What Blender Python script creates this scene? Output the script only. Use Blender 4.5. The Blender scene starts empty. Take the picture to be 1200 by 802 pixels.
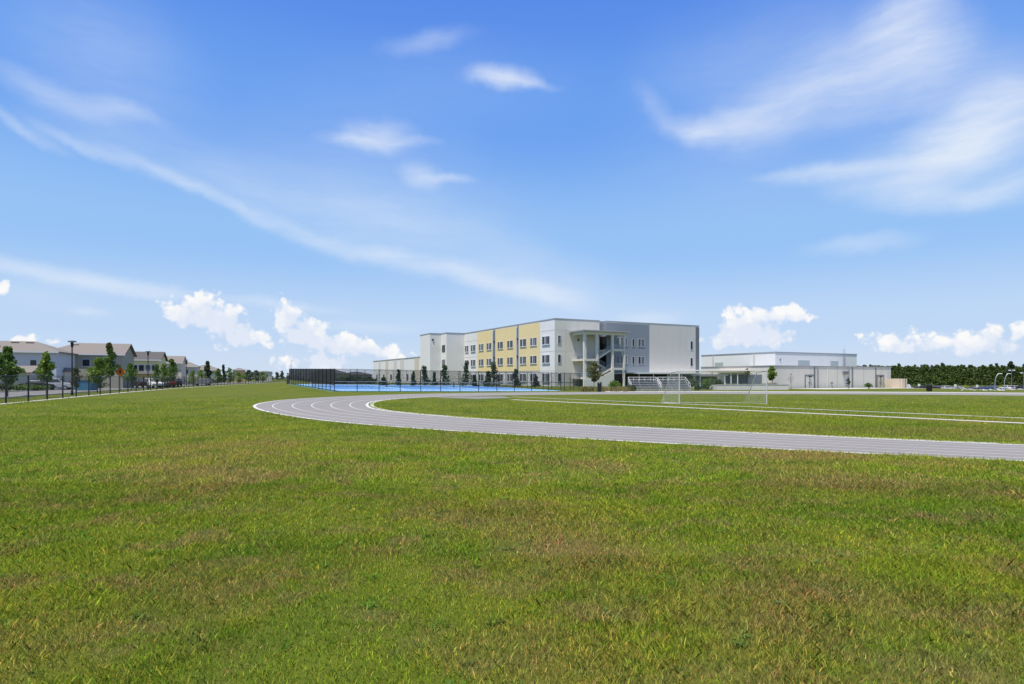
import bpy, bmesh, math, random
import numpy as np
from mathutils import Vector, Matrix
random.seed(7); rng = np.random.default_rng(11)
scn = bpy.context.scene
COL = scn.collection
# ------------------------------------------------------------------ survey of the place
F = 720.0; H = 1.9; Y0 = 443.0           # focal length (px of a 1200 px frame), eye height, horizon row
def px(u, d): return (u-600.0)/F*d                       # lateral position of a bearing at a distance
def gp(u, v, z=0.0):                                     # bearing / dip -> ground point
    d = F*(H-z)/(v-Y0); return (px(u, d), d)
def zat(v, d): return H-(v-Y0)*d/F
def sm(x): x = np.clip(x, 0, 1); return x*x*(3-2*x)
LD = np.array([-.457, .889]); LD /= np.linalg.norm(LD)    # the school's two axes
RD = np.array([LD[1], -LD[0]])
def along(p, dr, u):
    k = (u-600.0); return (k*p[1]-F*p[0])/(F*dr[0]-k*dr[1])
A = np.array([px(650, 137.0), 137.0])                     # corner of the classroom block
GC = np.array([px(905, 108.0), 108.0])                    # corner of the gym
CO = np.array(gp(392, 459.3))                             # near left corner of the courts
CW, CL = 40.0, 45.8
def court_z(x, y):
    t = (x-CO[0])*RD[0]+(y-CO[1])*RD[1]; s = (x-CO[0])*LD[0]+(y-CO[1])*LD[1]
    tc = np.clip(t, 0, CW); sc = np.clip(s, 0, CL)
    out = np.hypot(t-tc, s-sc)
    return (.6*sc/CL-.45*tc/CW)*(1-sm(out/9.0)), out
def hz(x, y):
    x = np.asarray(x, float); y = np.asarray(y, float)
    c, _ = court_z(x, y)
    q = (x-GC[0])*RD[0]+(y-GC[1])*RD[1]
    return c-3.0*sm((q-16)/150.0)
def hzf(x, y): return float(hz(x, y))

# ------------------------------------------------------------------ materials
def new_mat(name):
    m = bpy.data.materials.new(name); m.use_nodes = True
    return m, m.node_tree.nodes, m.node_tree.links, m.node_tree.nodes['Principled BSDF']
def pm(name, c, rough=.8, var=.08, scale=1.5, bump=0.0, bscale=20., metal=0.0, spec=.5, stain=0.0, stain_c=(.25, .23, .2)):
    m, N, L, b = new_mat(name)
    b.inputs['Roughness'].default_value = rough; b.inputs['Metallic'].default_value = metal
    b.inputs['Specular IOR Level'].default_value = spec
    tc = N.new('ShaderNodeTexCoord'); n = N.new('ShaderNodeTexNoise')
    n.inputs['Scale'].default_value = scale; n.inputs['Detail'].default_value = 5
    L.new(tc.outputs['Object'], n.inputs['Vector'])
    r = N.new('ShaderNodeMix'); r.data_type = 'RGBA'
    r.inputs[6].default_value = (*[max(0, x*(1-var)) for x in c], 1); r.inputs[7].default_value = (*[x*(1+var) for x in c], 1)
    L.new(n.outputs['Fac'], r.inputs[0]); out = r.outputs[2]
    if stain:
        mp = N.new('ShaderNodeMapping'); mp.inputs['Scale'].default_value = (1.3, 1.3, .12)
        L.new(tc.outputs['Object'], mp.inputs['Vector'])
        n2 = N.new('ShaderNodeTexNoise'); n2.inputs['Scale'].default_value = 1.0; n2.inputs['Detail'].default_value = 6
        L.new(mp.outputs[0], n2.inputs['Vector'])
        mr = N.new('ShaderNodeMapRange'); mr.inputs[1].default_value = .5; mr.inputs[2].default_value = .8; mr.inputs[4].default_value = stain
        L.new(n2.outputs['Fac'], mr.inputs[0])
        m2 = N.new('ShaderNodeMix'); m2.data_type = 'RGBA'; m2.inputs[7].default_value = (*stain_c, 1)
        L.new(mr.outputs[0], m2.inputs[0]); L.new(out, m2.inputs[6]); out = m2.outputs[2]
    L.new(out, b.inputs['Base Color'])
    if bump:
        n3 = N.new('ShaderNodeTexNoise'); n3.inputs['Scale'].default_value = bscale; n3.inputs['Detail'].default_value = 4
        L.new(tc.outputs['Object'], n3.inputs['Vector'])
        bp = N.new('ShaderNodeBump'); bp.inputs['Strength'].default_value = bump; bp.inputs['Distance'].default_value = .02
        L.new(n3.outputs['Fac'], bp.inputs['Height']); L.new(bp.outputs[0], b.inputs['Normal'])
    return m
def leaf_mat(name, c, c2, trans=.3):
    m, N, L, b = new_mat(name)
    g = N.new('ShaderNodeNewGeometry'); mx = N.new('ShaderNodeMix'); mx.data_type = 'RGBA'
    mx.inputs[6].default_value = (*c, 1); mx.inputs[7].default_value = (*c2, 1)
    L.new(g.outputs['Random Per Island'], mx.inputs[0]); L.new(mx.outputs[2], b.inputs['Base Color'])
    b.inputs['Roughness'].default_value = .6; b.inputs['Specular IOR Level'].default_value = .25
    t = N.new('ShaderNodeBsdfTranslucent'); L.new(mx.outputs[2], t.inputs['Color'])
    ms = N.new('ShaderNodeMixShader'); ms.inputs[0].default_value = trans
    L.new(b.outputs[0], ms.inputs[1]); L.new(t.outputs[0], ms.inputs[2])
    L.new(ms.outputs[0], N['Material Output'].inputs['Surface']); return m
def wire_mat(name, pitch, wire, c=(.012, .012, .014), straight=False):
    m, N, L, b = new_mat(name); b.inputs['Base Color'].default_value = (*c, 1); b.inputs['Roughness'].default_value = .5
    uv = N.new('ShaderNodeUVMap'); sx = N.new('ShaderNodeSeparateXYZ'); L.new(uv.outputs[0], sx.inputs[0])
    def mth(op, a, bb=None):
        n = N.new('ShaderNodeMath'); n.operation = op
        for i, v in enumerate((a, bb)):
            if v is None: continue
            if isinstance(v, (int, float)): n.inputs[i].default_value = v
            else: L.new(v, n.inputs[i])
        return n.outputs[0]
    x, y = sx.outputs[0], sx.outputs[1]
    ps = (x, y) if straight else (mth('ADD', x, y), mth('SUBTRACT', x, y))
    ws = [mth('LESS_THAN', mth('FRACT', mth('DIVIDE', p, pitch)), wire/pitch) for p in ps]
    fac = mth('MAXIMUM', ws[0], ws[1])
    t = N.new('ShaderNodeBsdfTransparent'); ms = N.new('ShaderNodeMixShader')
    L.new(fac, ms.inputs[0]); L.new(t.outputs[0], ms.inputs[1]); L.new(b.outputs[0], ms.inputs[2])
    L.new(ms.outputs[0], N['Material Output'].inputs['Surface']); return m

M = {}
M['stucco'] = pm('white stucco', (.76, .735, .705), .9, .03, .4, stain=.10)
M['stucco_warm'] = pm('warm off white stucco', (.70, .66, .57), .9, .04, .4, stain=.12)
M['stucco_cap'] = pm('parapet cap metal', (.34, .34, .35), .5, .05)
M['yellow'] = pm('yellow stucco', (.79, .625, .325), .9, .08, .35, stain=.08, stain_c=(.6, .5, .3))
M['slate'] = pm('slate blue stucco', (.235, .262, .295), .9, .05, .4)
M['greywall'] = pm('light grey stucco', (.62, .59, .54), .9, .04, .4, stain=.1)
M['darktrim'] = pm('dark grey trim', (.16, .17, .18), .7, .08)
M['glass'] = pm('dark window glass', (.03, .033, .040), .15, .3, .7, spec=.3)
M['frame'] = pm('white window frame', (.62, .63, .65), .5, .04)
M['shade_glass'] = pm('grey window glass', (.13, .15, .19), .15, .3, .7, spec=.3)
M['concrete'] = pm('pale concrete', (.52, .49, .43), .9, .10, .8, stain=.15)
M['white_paint'] = pm('white paint', (.78, .78, .76), .55, .03)
M['dark_opening'] = pm('near black sheet', (.022, .026, .028), .3, .4, 1.0)  # near-black colour, stands in for shade behind the covered walk and in the breezeway
M['rail'] = pm('galvanised rail', (.45, .46, .48), .45, .08, metal=.4)
M['black_metal'] = pm('black powder coat', (.012, .012, .013), .45, .2)
M['alu'] = pm('brushed aluminium', (.58, .58, .59), .42, .06, metal=.55)
M['gym_white'] = pm('gym white panel', (.80, .79, .76), .85, .03, .3, stain=.08)
M['gym_grey'] = pm('gym grey block', (.69, .64, .57), .9, .04, .5, stain=.12)
M['pale_louver'] = pm('pale green louver', (.42, .47, .46), .6, .05)
M['beige'] = pm('beige door paint', (.55, .48, .38), .7, .05)
M['tan'] = pm('tan block', (.62, .52, .40), .9, .06)
M['roof_tan'] = pm('tan shingles', (.215, .187, .165), .95, .2, 4)
M['roof_grey'] = pm('grey shingles', (.10, .092, .088), .95, .2, 4)
M['roof_dark'] = pm('charcoal roof', (.05, .05, .055), .9, .2, 3)
M['siding_blue'] = pm('pale blue siding', (.52, .54, .56), .8, .04)
M['siding_grey'] = pm('grey green siding', (.36, .345, .27), .8, .05)
M['siding_white'] = pm('off white siding', (.58, .53, .46), .8, .04)
M['siding_yellow'] = pm('pale yellow siding', (.68, .62, .33), .8, .05)
M['siding_cream'] = pm('cream siding', (.62, .54, .42), .8, .05)
M['siding_pink'] = pm('rose grey siding', (.54, .47, .43), .8, .05)
M['siding_ochre'] = pm('ochre wall', (.50, .36, .18), .85, .06)
M['track'] = pm('grey track surface', (.238, .218, .205), .92, .13, .35)
M['line'] = pm('white line paint', (.56, .55, .52), .8, .06, 6)
M['road'] = pm('sun bleached asphalt', (.21, .195, .185), .95, .12, .8)
M['parking'] = pm('grey parking asphalt', (.26, .26, .26), .95, .15, .2, .2, 60)
M['court_light'] = pm('light blue court', (.25, .47, .72), .85, .10, .12)
M['court_dark'] = pm('blue court', (.10, .26, .58), .85, .10, .12)
M['court_green'] = pm('green court edge', (.12, .25, .17), .85, .1, .3)
M['bark'] = pm('bark', (.12, .09, .07), .95, .3, 6, .5, 20)
M['tyre'] = pm('tyre rubber', (.02, .02, .02), .9, .1)
M['rim'] = pm('wheel rim', (.4, .4, .42), .4, .05, metal=.7)
M['lamp_red'] = pm('red tail lamp', (.4, .02, .02), .3, .05)
M['lamp_clear'] = pm('clear headlamp', (.7, .7, .7), .2, .05)
for gm0 in ('glass', 'shade_glass'):
    N = M[gm0].node_tree.nodes; L = M[gm0].node_tree.links; b = N['Principled BSDF']; src = b.inputs['Base Color'].links[0].from_socket
    oi = N.new('ShaderNodeObjectInfo'); mx = N.new('ShaderNodeMix'); mx.data_type = 'RGBA'; mx.inputs[7].default_value = (.20, .20, .20, 1)
    mr = N.new('ShaderNodeMapRange'); mr.inputs[1].default_value = .45; mr.inputs[2].default_value = 1.0; mr.inputs[4].default_value = .75
    L.new(oi.outputs['Random'], mr.inputs[0]); L.new(mr.outputs[0], mx.inputs[0]); L.new(src, mx.inputs[6]); L.new(mx.outputs[2], b.inputs['Base Color'])
for k, c in dict(car_white=(.75, .75, .75), car_black=(.02, .02, .023), car_grey=(.16, .17, .18), car_red=(.22, .03, .03), car_blue=(.05, .09, .22), car_silver=(.45, .46, .47)).items():
    M[k] = pm(k.replace('_', ' ')+' paint', c, .25, .02)
M['orange'] = pm('orange sign sheet', (.75, .22, .03), .5, .04)
M['bin_blue'] = pm('blue bin plastic', (.04, .16, .25), .5, .1)
M['stone'] = pm('pale boulder', (.42, .40, .36), .95, .2, 3)
M['chain'] = wire_mat('black chain link', .060, .0072)
M['screen'] = wire_mat('black wind screen', .020, .0152, straight=True)
M['netting'] = wire_mat('court netting', .045, .008, straight=True)
M['goal_net'] = wire_mat('white goal netting', .11, .0065, (.70, .70, .68))
M['leaf_green'] = leaf_mat('mid green leaves', (.075, .145, .025), (.15, .24, .045))
M['leaf_bright'] = leaf_mat('bright green leaves', (.11, .19, .025), (.22, .31, .05))
M['leaf_dark'] = leaf_mat('dark evergreen leaves', (.032, .055, .024), (.07, .105, .042), .15)
M['leaf_red'] = leaf_mat('reddish new leaves', (.16, .05, .03), (.20, .09, .04))
M['leaf_olive'] = leaf_mat('olive leaves', (.09, .10, .04), (.16, .17, .07))
M['leaf_pine'] = leaf_mat('pine needles', (.05, .09, .018), (.13, .185, .035), .2)
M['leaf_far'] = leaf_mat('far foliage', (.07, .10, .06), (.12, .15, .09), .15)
M['straw'] = leaf_mat('ornamental grass', (.17, .17, .06), (.30, .24, .11))

# ------------------------------------------------------------------ mesh helpers
def tag(o, label=None, cat=None, group=None, kind=None):
    if label: o['label'] = label
    if cat: o['category'] = cat
    if group: o['group'] = group
    if kind: o['kind'] = kind
    return o
def thing(name, loc, label, cat, group=None, rz=0.0):
    o = bpy.data.objects.new(name, None); COL.objects.link(o)
    o.location = loc; o.rotation_euler = (0, 0, rz); o.empty_display_size = .3
    return tag(o, label, cat, group)
class MB:
    """collects faces, in a frame given by an origin and two horizontal axes"""
    def __init__(s, o=(0, 0, 0), ex=(1, 0), ey=(0, 1)):
        s.v = []; s.f = []; s.uv = None; s.o = o; s.ex = ex; s.ey = ey
    def w(s, p):
        a, b, z = p
        return (s.o[0]+a*s.ex[0]+b*s.ey[0], s.o[1]+a*s.ex[1]+b*s.ey[1], s.o[2]+z)
    def add(s, vs, fs):
        n = len(s.v); s.v += [s.w(p) for p in vs]; s.f += [tuple(n+i for i in f) for f in fs]; return s
    def box(s, x0, x1, y0, y1, z0, z1):
        return s.add([(x0, y0, z0), (x1, y0, z0), (x1, y1, z0), (x0, y1, z0), (x0, y0, z1), (x1, y0, z1), (x1, y1, z1), (x0, y1, z1)],
                     [(3, 2, 1, 0), (4, 5, 6, 7), (0, 1, 5, 4), (1, 2, 6, 5), (2, 3, 7, 6), (3, 0, 4, 7)])
    def prism(s, poly, z0, z1):
        n = len(poly)
        return s.add([(a, b, z0) for a, b in poly]+[(a, b, z1) for a, b in poly],
                     [tuple(range(n-1, -1, -1)), tuple(range(n, 2*n))]+[(i, (i+1) % n, n+(i+1) % n, n+i) for i in range(n)])
    def xprism(s, prof, y0, y1):     # profile in (x,z) extruded along y
        n = len(prof)
        return s.add([(a, y0, z) for a, z in prof]+[(a, y1, z) for a, z in prof],
                     [tuple(range(n)), tuple(range(2*n-1, n-1, -1))]+[(i, n+i, n+(i+1) % n, (i+1) % n) for i in range(n)])
    def tube(s, p, q, r, r2=None, n=8):
        p = Vector(p); q = Vector(q); r2 = r if r2 is None else r2
        d = (q-p).normalized(); a = d.orthogonal().normalized(); b = d.cross(a)
        vs = []
        for c, rr in ((p, r), (q, r2)):
            for i in range(n):
                t = 2*math.pi*i/n; vs.append(tuple(c+a*math.cos(t)*rr+b*math.sin(t)*rr))
        return s.add(vs, [(i, (i+1) % n, n+(i+1) % n, n+i) for i in range(n)]+[tuple(range(n-1, -1, -1)), tuple(range(n, 2*n))])
    def path(s, pts, r, n=6):
        for a, b in zip(pts[:-1], pts[1:]): s.tube(a, b, r, None, n)
        return s
    def quad(s, a, b, c, d): return s.add([a, b, c, d], [(0, 1, 2, 3)])
    def build(s, name, mat, parent=None, smooth=False, bevel=0.0):
        me = bpy.data.meshes.new(name)
        off = parent_world(parent) if parent else Vector((0, 0, 0))
        me.from_pydata([(x-off.x, y-off.y, z-off.z) for x, y, z in s.v], [], s.f)
        if smooth: me.polygons.foreach_set('use_smooth', [True]*len(me.polygons))
        if s.uv:
            l = me.uv_layers.new(name='UVMap'); l.data.foreach_set('uv', np.array(s.uv, np.float32).ravel())
        me.materials.append(M[mat] if isinstance(mat, str) else mat); me.update()
        o = bpy.data.objects.new(name, me); COL.objects.link(o)
        if parent: o.parent = parent
        if bevel:
            bv = o.modifiers.new('bevel', 'BEVEL'); bv.width = bevel; bv.segments = 2; bv.limit_method = 'ANGLE'
        return o
def parent_world(p):
    v = Vector((0, 0, 0))
    while p: v += Vector(p.location); p = p.parent
    return v
def copy_tree(o, parent=None):
    c = o.copy(); COL.objects.link(c); c.parent = parent
    for ch in list(o.children): copy_tree(ch, c)
    return c
def np_mesh(name, V, nper, mat, parent=None, col=None, kind=None):
    """V: (n*nper,3) vertices, each run of nper is one face"""
    me = bpy.data.meshes.new(name); n = len(V); nf = n//nper
    me.vertices.add(n); me.vertices.foreach_set('co', np.ascontiguousarray(V, np.float32).ravel())
    me.loops.add(n); me.loops.foreach_set('vertex_index', np.arange(n, dtype=np.int32))
    me.polygons.add(nf); me.polygons.foreach_set('loop_start', np.arange(0, n, nper, dtype=np.int32))
    me.polygons.foreach_set('loop_total', np.full(nf, nper, np.int32))
    if col is not None:
        a = me.attributes.new('tint', 'FLOAT_COLOR', 'POINT'); a.data.foreach_set('color', np.ascontiguousarray(col, np.float32).ravel())
    me.materials.append(M[mat] if isinstance(mat, str) else mat); me.update(); me.validate()
    o = bpy.data.objects.new(name, me); COL.objects.link(o)
    if parent: o.parent = parent
    if kind: o['kind'] = kind
    return o
def leaves(centers, size, flat=0.0):
    """random leaf clump quads (two triangles' worth of bent diamond) round the centres"""
    n = len(centers); c = np.asarray(centers, float)
    a = rng.normal(size=(n, 3)); a /= np.linalg.norm(a, axis=1)[:, None]
    b = rng.normal(size=(n, 3)); b -= (a*b).sum(1)[:, None]*a; b /= np.linalg.norm(b, axis=1)[:, None]
    s = (size*rng.uniform(.55, 1.3, n))[:, None]
    V = np.stack([c-a*s, c-b*s*.55, c+a*s, c+b*s*.55], 1)
    return V.reshape(-1, 3)
def blob_points(n, cx, cy, cz, rx, ry, rz, shell=.55):
    d = rng.normal(size=(n, 3)); d /= np.linalg.norm(d, axis=1)[:, None]
    r = rng.uniform(shell**3, 1, n)**(1/3)
    return np.c_[cx+d[:, 0]*r*rx, cy+d[:, 1]*r*ry, cz+d[:, 2]*r*rz]

# ------------------------------------------------------------------ things: plants
def tree(name, x, y, h, w, c0, leaf, label, cat='tree', group=None, shape='oval', n=900, leafs=.16, trunk_r=.07, tip=None):
    z = hzf(x, y); root = thing(name, (x, y, z), label, cat, group)
    t = MB((x, y, z)); lean = random.uniform(-.05, .05)*h
    t.tube((0, 0, -.1), (lean*.3, 0, h*.5), trunk_r, trunk_r*.65).tube((lean*.3, 0, h*.5), (lean, 0, h*.9), trunk_r*.65, trunk_r*.2)
    for k in range(7):
        a = random.uniform(0, 6.28); zz = h*(c0+(.75-c0)*random.random()); rr = w*.38
        t.tube((lean*.3, 0, zz), (lean*.3+math.cos(a)*rr, math.sin(a)*rr, zz+h*.16), trunk_r*.35, trunk_r*.12, 5)
    t.build('trunk', 'bark', root)
    pts = []; nb = 16
    for k in range(nb):
        f = (k+.5)/nb; zz = h*(c0+(1-c0)*f)
        if shape == 'cone': rad = w*.5*(1.05-f)
        elif shape == 'flame': rad = w*.5*math.sin(math.pi*min(1, .12+f*.9))**.8*(1.15-.55*f)
        else: rad = w*.5*math.sin(math.pi*min(.97, .12+f*.85))
        a = random.uniform(0, 6.28); off = rad*random.uniform(.15, .62)
        br = max(.15*w, rad*random.uniform(.5, .8))
        pts.append(blob_points(n//nb, lean+math.cos(a)*off, math.sin(a)*off, zz, br, br, h*(1-c0)*random.uniform(.07, .13), .3))
    pts = np.concatenate(pts)
    np_mesh('crown', leaves(pts, leafs), 4, leaf, root)
    if tip:
        np_mesh('crown_tip', leaves(blob_points(n//7, lean, 0, h*.97, w*.16, w*.16, h*.07, .1), leafs), 4, tip, root)
    return root
def bush(name, x, y, w, h, leaf, label, cat='shrub', group=None, n=500, leafs=.12):
    z = hzf(x, y); root = thing(name, (x, y, z), label, cat, group)
    st = MB((x, y, z))
    for k in range(5): st.tube((0, 0, -.05), (random.uniform(-.3, .3)*w, random.uniform(-.3, .3)*w, h*.7), .03, .01, 5)
    st.build('stem', 'bark', root)
    pts = [blob_points(n//7, random.uniform(-.26, .26)*w, random.uniform(-.2, .2)*w, h*random.uniform(.35, .68), w*.28, w*.28, h*.3, .4) for k in range(7)]
    np_mesh('foliage', leaves(np.concatenate(pts), leafs), 4, leaf, root)
    return root

# ------------------------------------------------------------------ camera, light, sky
cam = bpy.data.cameras.new('camera'); co = bpy.data.objects.new('camera', cam); COL.objects.link(co)
cam.sensor_width = 36; cam.lens = F/1200*36; cam.shift_y = (Y0-401)/1200.0
cam.clip_start = .1; cam.clip_end = 20000
co.location = (0, 0, H); co.rotation_euler = (math.pi/2, 0, 0); scn.camera = co
SUN_EL = math.radians(69); SUN_AZ = np.array([-.60, -.80])      # towards the sun
sd = Vector((SUN_AZ[0]*math.cos(SUN_EL), SUN_AZ[1]*math.cos(SUN_EL), math.sin(SUN_EL)))
sun = bpy.data.lights.new('sun', 'SUN'); sun.energy = 4.4; sun.angle = math.radians(.55); sun.color = (1, .955, .88)
so = bpy.data.objects.new('sun', sun); COL.objects.link(so); so.rotation_euler = sd.to_track_quat('Z', 'Y').to_euler(); so.location = (-40, -50, 90)
def make_world():
    w = bpy.data.worlds.new('World'); scn.world = w; w.use_nodes = True
    N = w.node_tree.nodes; L = w.node_tree.links; bg = N['Background']; bg.inputs['Strength'].default_value = .08
    def mth(op, a, b=None, c=None, clamp=False):
        n = N.new('ShaderNodeMath'); n.operation = op; n.use_clamp = clamp
        for i, v in enumerate((a, b, c)):
            if v is None: continue
            if isinstance(v, (int, float)): n.inputs[i].default_value = v
            else: L.new(v, n.inputs[i])
        return n.outputs[0]
    def vm(op, a, b):
        n = N.new('ShaderNodeVectorMath'); n.operation = op
        for i, v in enumerate((a, b)):
            if isinstance(v, tuple): n.inputs[i].default_value = v
            else: L.new(v, n.inputs[i])
        return n.outputs[0]
    def mixc(f, a, b):
        n = N.new('ShaderNodeMix'); n.data_type = 'RGBA'
        for i, v in ((0, f), (6, a), (7, b)):
            if isinstance(v, (int, float)): n.inputs[i].default_value = v
            elif isinstance(v, tuple): n.inputs[i].default_value = v
            else: L.new(v, n.inputs[i])
        return n.outputs[2]
    tc = N.new('ShaderNodeTexCoord'); sp = N.new('ShaderNodeSeparateXYZ'); L.new(tc.outputs['Generated'], sp.inputs[0])
    x, y, z = sp.outputs
    az = mth('ARCTAN2', x, y); el = mth('ARCTAN2', z, mth('SQRT', mth('ADD', mth('MULTIPLY', x, x), mth('MULTIPLY', y, y))))
    cb = N.new('ShaderNodeCombineXYZ'); L.new(az, cb.inputs[0]); L.new(el, cb.inputs[1]); V = cb.outputs[0]
    sky = N.new('ShaderNodeTexSky'); sky.sky_type = 'NISHITA'; sky.sun_disc = False
    sky.sun_elevation = SUN_EL; sky.sun_rotation = math.atan2(SUN_AZ[0], SUN_AZ[1]); sky.ozone_density = 2.5
    rp = N.new('ShaderNodeValToRGB'); rp.color_ramp.interpolation = 'EASE'
    stops = [(0.0, (.66, .78, .96)), (.08, (.54, .71, .97)), (.22, (.32, .57, .97)), (.42, (.155, .38, .93)), (.60, (.098, .275, .87)), (.75, (.10, .20, .52)), (1.0, (.11, .19, .40))]
    el_ = rp.color_ramp.elements
    el_[0].position = 0; el_[0].color = (*stops[0][1], 1); el_[1].position = 1; el_[1].color = (*stops[-1][1], 1)
    for p, c in stops[1:-1]: e = el_.new(p); e.color = (*c, 1)
    L.new(mth('DIVIDE', el, .95, clamp=True), rp.inputs[0])
    sc10 = vm('MULTIPLY', rp.outputs[0], (10, 10, 10))
    base = mixc(.88, sky.outputs[0], sc10)
    def noise(vec, scale, detail=5, rough=.55, mapping=None, lac=2.0):
        n = N.new('ShaderNodeTexNoise'); n.inputs['Scale'].default_value = scale; n.inputs['Detail'].default_value = detail; n.inputs['Roughness'].default_value = rough
        if mapping:
            mp = N.new('ShaderNodeMapping'); mp.inputs['Rotation'].default_value = (0, 0, mapping[0]); mp.inputs['Scale'].default_value = (mapping[1], mapping[2], 1)
            L.new(vec, mp.inputs['Vector']); vec = mp.outputs[0]
        L.new(vec, n.inputs['Vector']); return n
    def ae(u, v):
        a = math.atan((u-600)/F); return a, math.atan((Y0-v)/F*math.cos(a))
    def blob(vec, u, v, ru, rv, ang, kind):
        a0, e0 = ae(u, v); a1, _ = ae(u+10, v); _, e1 = ae(u, v-10)
        n = N.new('ShaderNodeMapping'); n.vector_type = 'TEXTURE'
        n.inputs['Location'].default_value = (a0, e0, 0); n.inputs['Rotation'].default_value = (0, 0, -math.radians(ang))
        n.inputs['Scale'].default_value = (ru*(a1-a0)/10, rv*(e1-e0)/10, 1)
        L.new(vec, n.inputs['Vector'])
        g = N.new('ShaderNodeTexGradient'); g.gradient_type = kind; L.new(n.outputs[0], g.inputs[0]); return g.outputs['Fac']
    # cirrus: soft wisps drawn out by a warped, stretched noise
    n1 = noise(V, 5, 5, .6); dv = vm('MULTIPLY', vm('SUBTRACT', n1.outputs['Color'], (.5, .5, .5)), (.10, .055, 0))
    Vc = vm('ADD', V, dv)
    st = noise(Vc, 1.0, 7, .58, (math.radians(16), 4.0, 26)); st2 = noise(Vc, 1.0, 7, .6, (math.radians(-14), 5.0, 24))
    st3 = noise(Vc, 1.0, 6, .62, (math.radians(10), 14, 95))
    streak = mth('ADD', mth('ADD', mth('MULTIPLY', st.outputs['Fac'], .42), mth('MULTIPLY', st2.outputs['Fac'], .38)), mth('MULTIPLY', st3.outputs['Fac'], .20))
    strk = N.new('ShaderNodeMapRange'); strk.inputs[1].default_value = .36; strk.inputs[2].default_value = .66; strk.inputs[3].default_value = .52; strk.inputs[4].default_value = 1.12
    L.new(streak, strk.inputs[0])
    ci = [(30,145,100,11,24,.42),(105,172,110,12,22,.46),(185,204,110,12,22,.42),(265,240,110,13,24,.42),(350,274,110,15,21,.42),(430,299,110,17,15,.42),(510,315,110,20,12,.45),(590,332,110,22,12,.55),(650,347,70,18,8,.45),
          (120,155,150,36,22,.16),(250,205,170,50,22,.20),(380,250,190,64,18,.26),(520,285,190,66,12,.28),(620,315,130,44,8,.22),(450,215,260,110,12,.22),
          (60,108,130,24,14,.40),(150,132,70,18,8,.40),(440,160,62,30,-4,.75),(405,166,50,14,4,.35),(485,165,40,9,-6,.3),(488,206,36,24,10,.6),(525,210,44,9,0,.45),(583,94,62,20,0,.95),(620,98,50,10,4,.35),(505,50,70,22,-8,.35),
          (765,120,40,24,55,.28),(800,150,56,26,12,.5),(850,146,80,26,-8,.50),(900,130,130,50,-10,.42),(960,100,140,80,-20,.34),(1030,80,120,90,-30,.36),(1085,60,90,80,-30,.58),(1060,20,100,60,-20,.35),
          (1150,160,170,70,-10,.78),(1060,185,130,44,-10,.50),(975,203,100,18,2,.55),(915,205,50,10,6,.3),(1060,222,110,26,4,.60),(1100,240,140,22,6,.60),(1190,222,100,24,-8,.70),(1150,195,140,50,0,.35),(1180,110,130,80,10,.40),(1100,110,160,110,0,.25),
          (1010,287,100,16,0,.45),(60,318,150,18,5,.75),(170,335,110,14,8,.55),(330,357,110,10,4,.5),(440,382,100,12,0,.4),(100,358,32,9,0,.5),
          (130,70,190,130,20,.26),(930,130,320,170,-10,.18),(760,372,60,14,4,.5),(40,345,90,24,0,.2),(660,345,180,60,5,.2),(500,110,240,90,-5,.10),(880,60,200,100,0,.16)]
    tot = None
    for u, v, ru, rv, a, wt in ci:
        mr_ = N.new('ShaderNodeMapRange'); mr_.interpolation_type = 'SMOOTHSTEP'; mr_.inputs[4].default_value = wt; L.new(blob(Vc, u, v, ru, rv, a, 'SPHERICAL'), mr_.inputs[0]); g = mr_.outputs[0]; tot = g if tot is None else mth('ADD', tot, g)
    cirrus = mth('MULTIPLY', mth('MULTIPLY', tot, strk.outputs[0]), .95, clamp=True)
    # cumulus low over the horizon: lobes broken up by fractal noise
    n2 = noise(V, 16, 6, .6); Vq = vm('ADD', V, vm('MULTIPLY', vm('SUBTRACT', n2.outputs['Color'], (.5, .5, .5)), (.035, .022, 0)))
    cu = [(240,366,46,24,8),(270,382,40,24,22),(290,398,36,14,5),(218,370,34,16,0),(340,372,24,24,-10),(360,392,44,26,15),(405,403,52,17,6),(445,411,36,11,6),(372,424,50,14,0),
          (878,382,46,26,0),(905,370,42,14,-4),(928,368,26,11,0),(902,396,38,16,0),(850,392,28,20,0),(1042,400,36,14,0),(1085,404,46,16,0),(1130,402,44,16,0),(1165,400,44,20,0),(1190,394,24,14,0),(3,337,12,10,0),(30,398,26,8,4),(66,402,18,6,0)]
    mx = None
    for u, v, ru, rv, a in cu:
        g = blob(Vq, u, v, ru*1.32, rv*1.38, a, 'SPHERICAL'); mx = g if mx is None else mth('MAXIMUM', mx, g)
    fb = noise(V, 55, 9, .66)
    def vor(vec, sc):
        n = N.new('ShaderNodeTexVoronoi'); n.feature = 'SMOOTH_F1'; n.inputs['Scale'].default_value = sc; n.inputs['Smoothness'].default_value = .35; L.new(vec, n.inputs['Vector']); return n.outputs['Distance']
    n9 = noise(V, 70, 5, .6); Vl = vm('ADD', V, vm('MULTIPLY', vm('SUBTRACT', n9.outputs['Color'], (.5, .5, .5)), (.014, .012, 0)))
    lump = mth('ADD', mth('MULTIPLY', mth('SUBTRACT', .42, vor(Vl, 48)), .75), mth('MULTIPLY', mth('SUBTRACT', .42, vor(Vl, 125)), .38))
    dens = mth('ADD', mth('ADD', mx, lump), mth('MULTIPLY', mth('SUBTRACT', fb.outputs['Fac'], .5), .75))
    cum = N.new('ShaderNodeMapRange'); cum.interpolation_type = 'SMOOTHSTEP'; cum.inputs[1].default_value = .20; cum.inputs[2].default_value = .56; cum.inputs[4].default_value = .92
    L.new(dens, cum.inputs[0])
    has = mth('GREATER_THAN', mx, .001); cumf = mth('MULTIPLY', cum.outputs[0], has)
    lowhaze = noise(V, 9, 4, .5, (0, 1, 3))
    Vup = vm('ADD', Vq, (-.006, .020, 0)); mu_ = None
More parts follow.
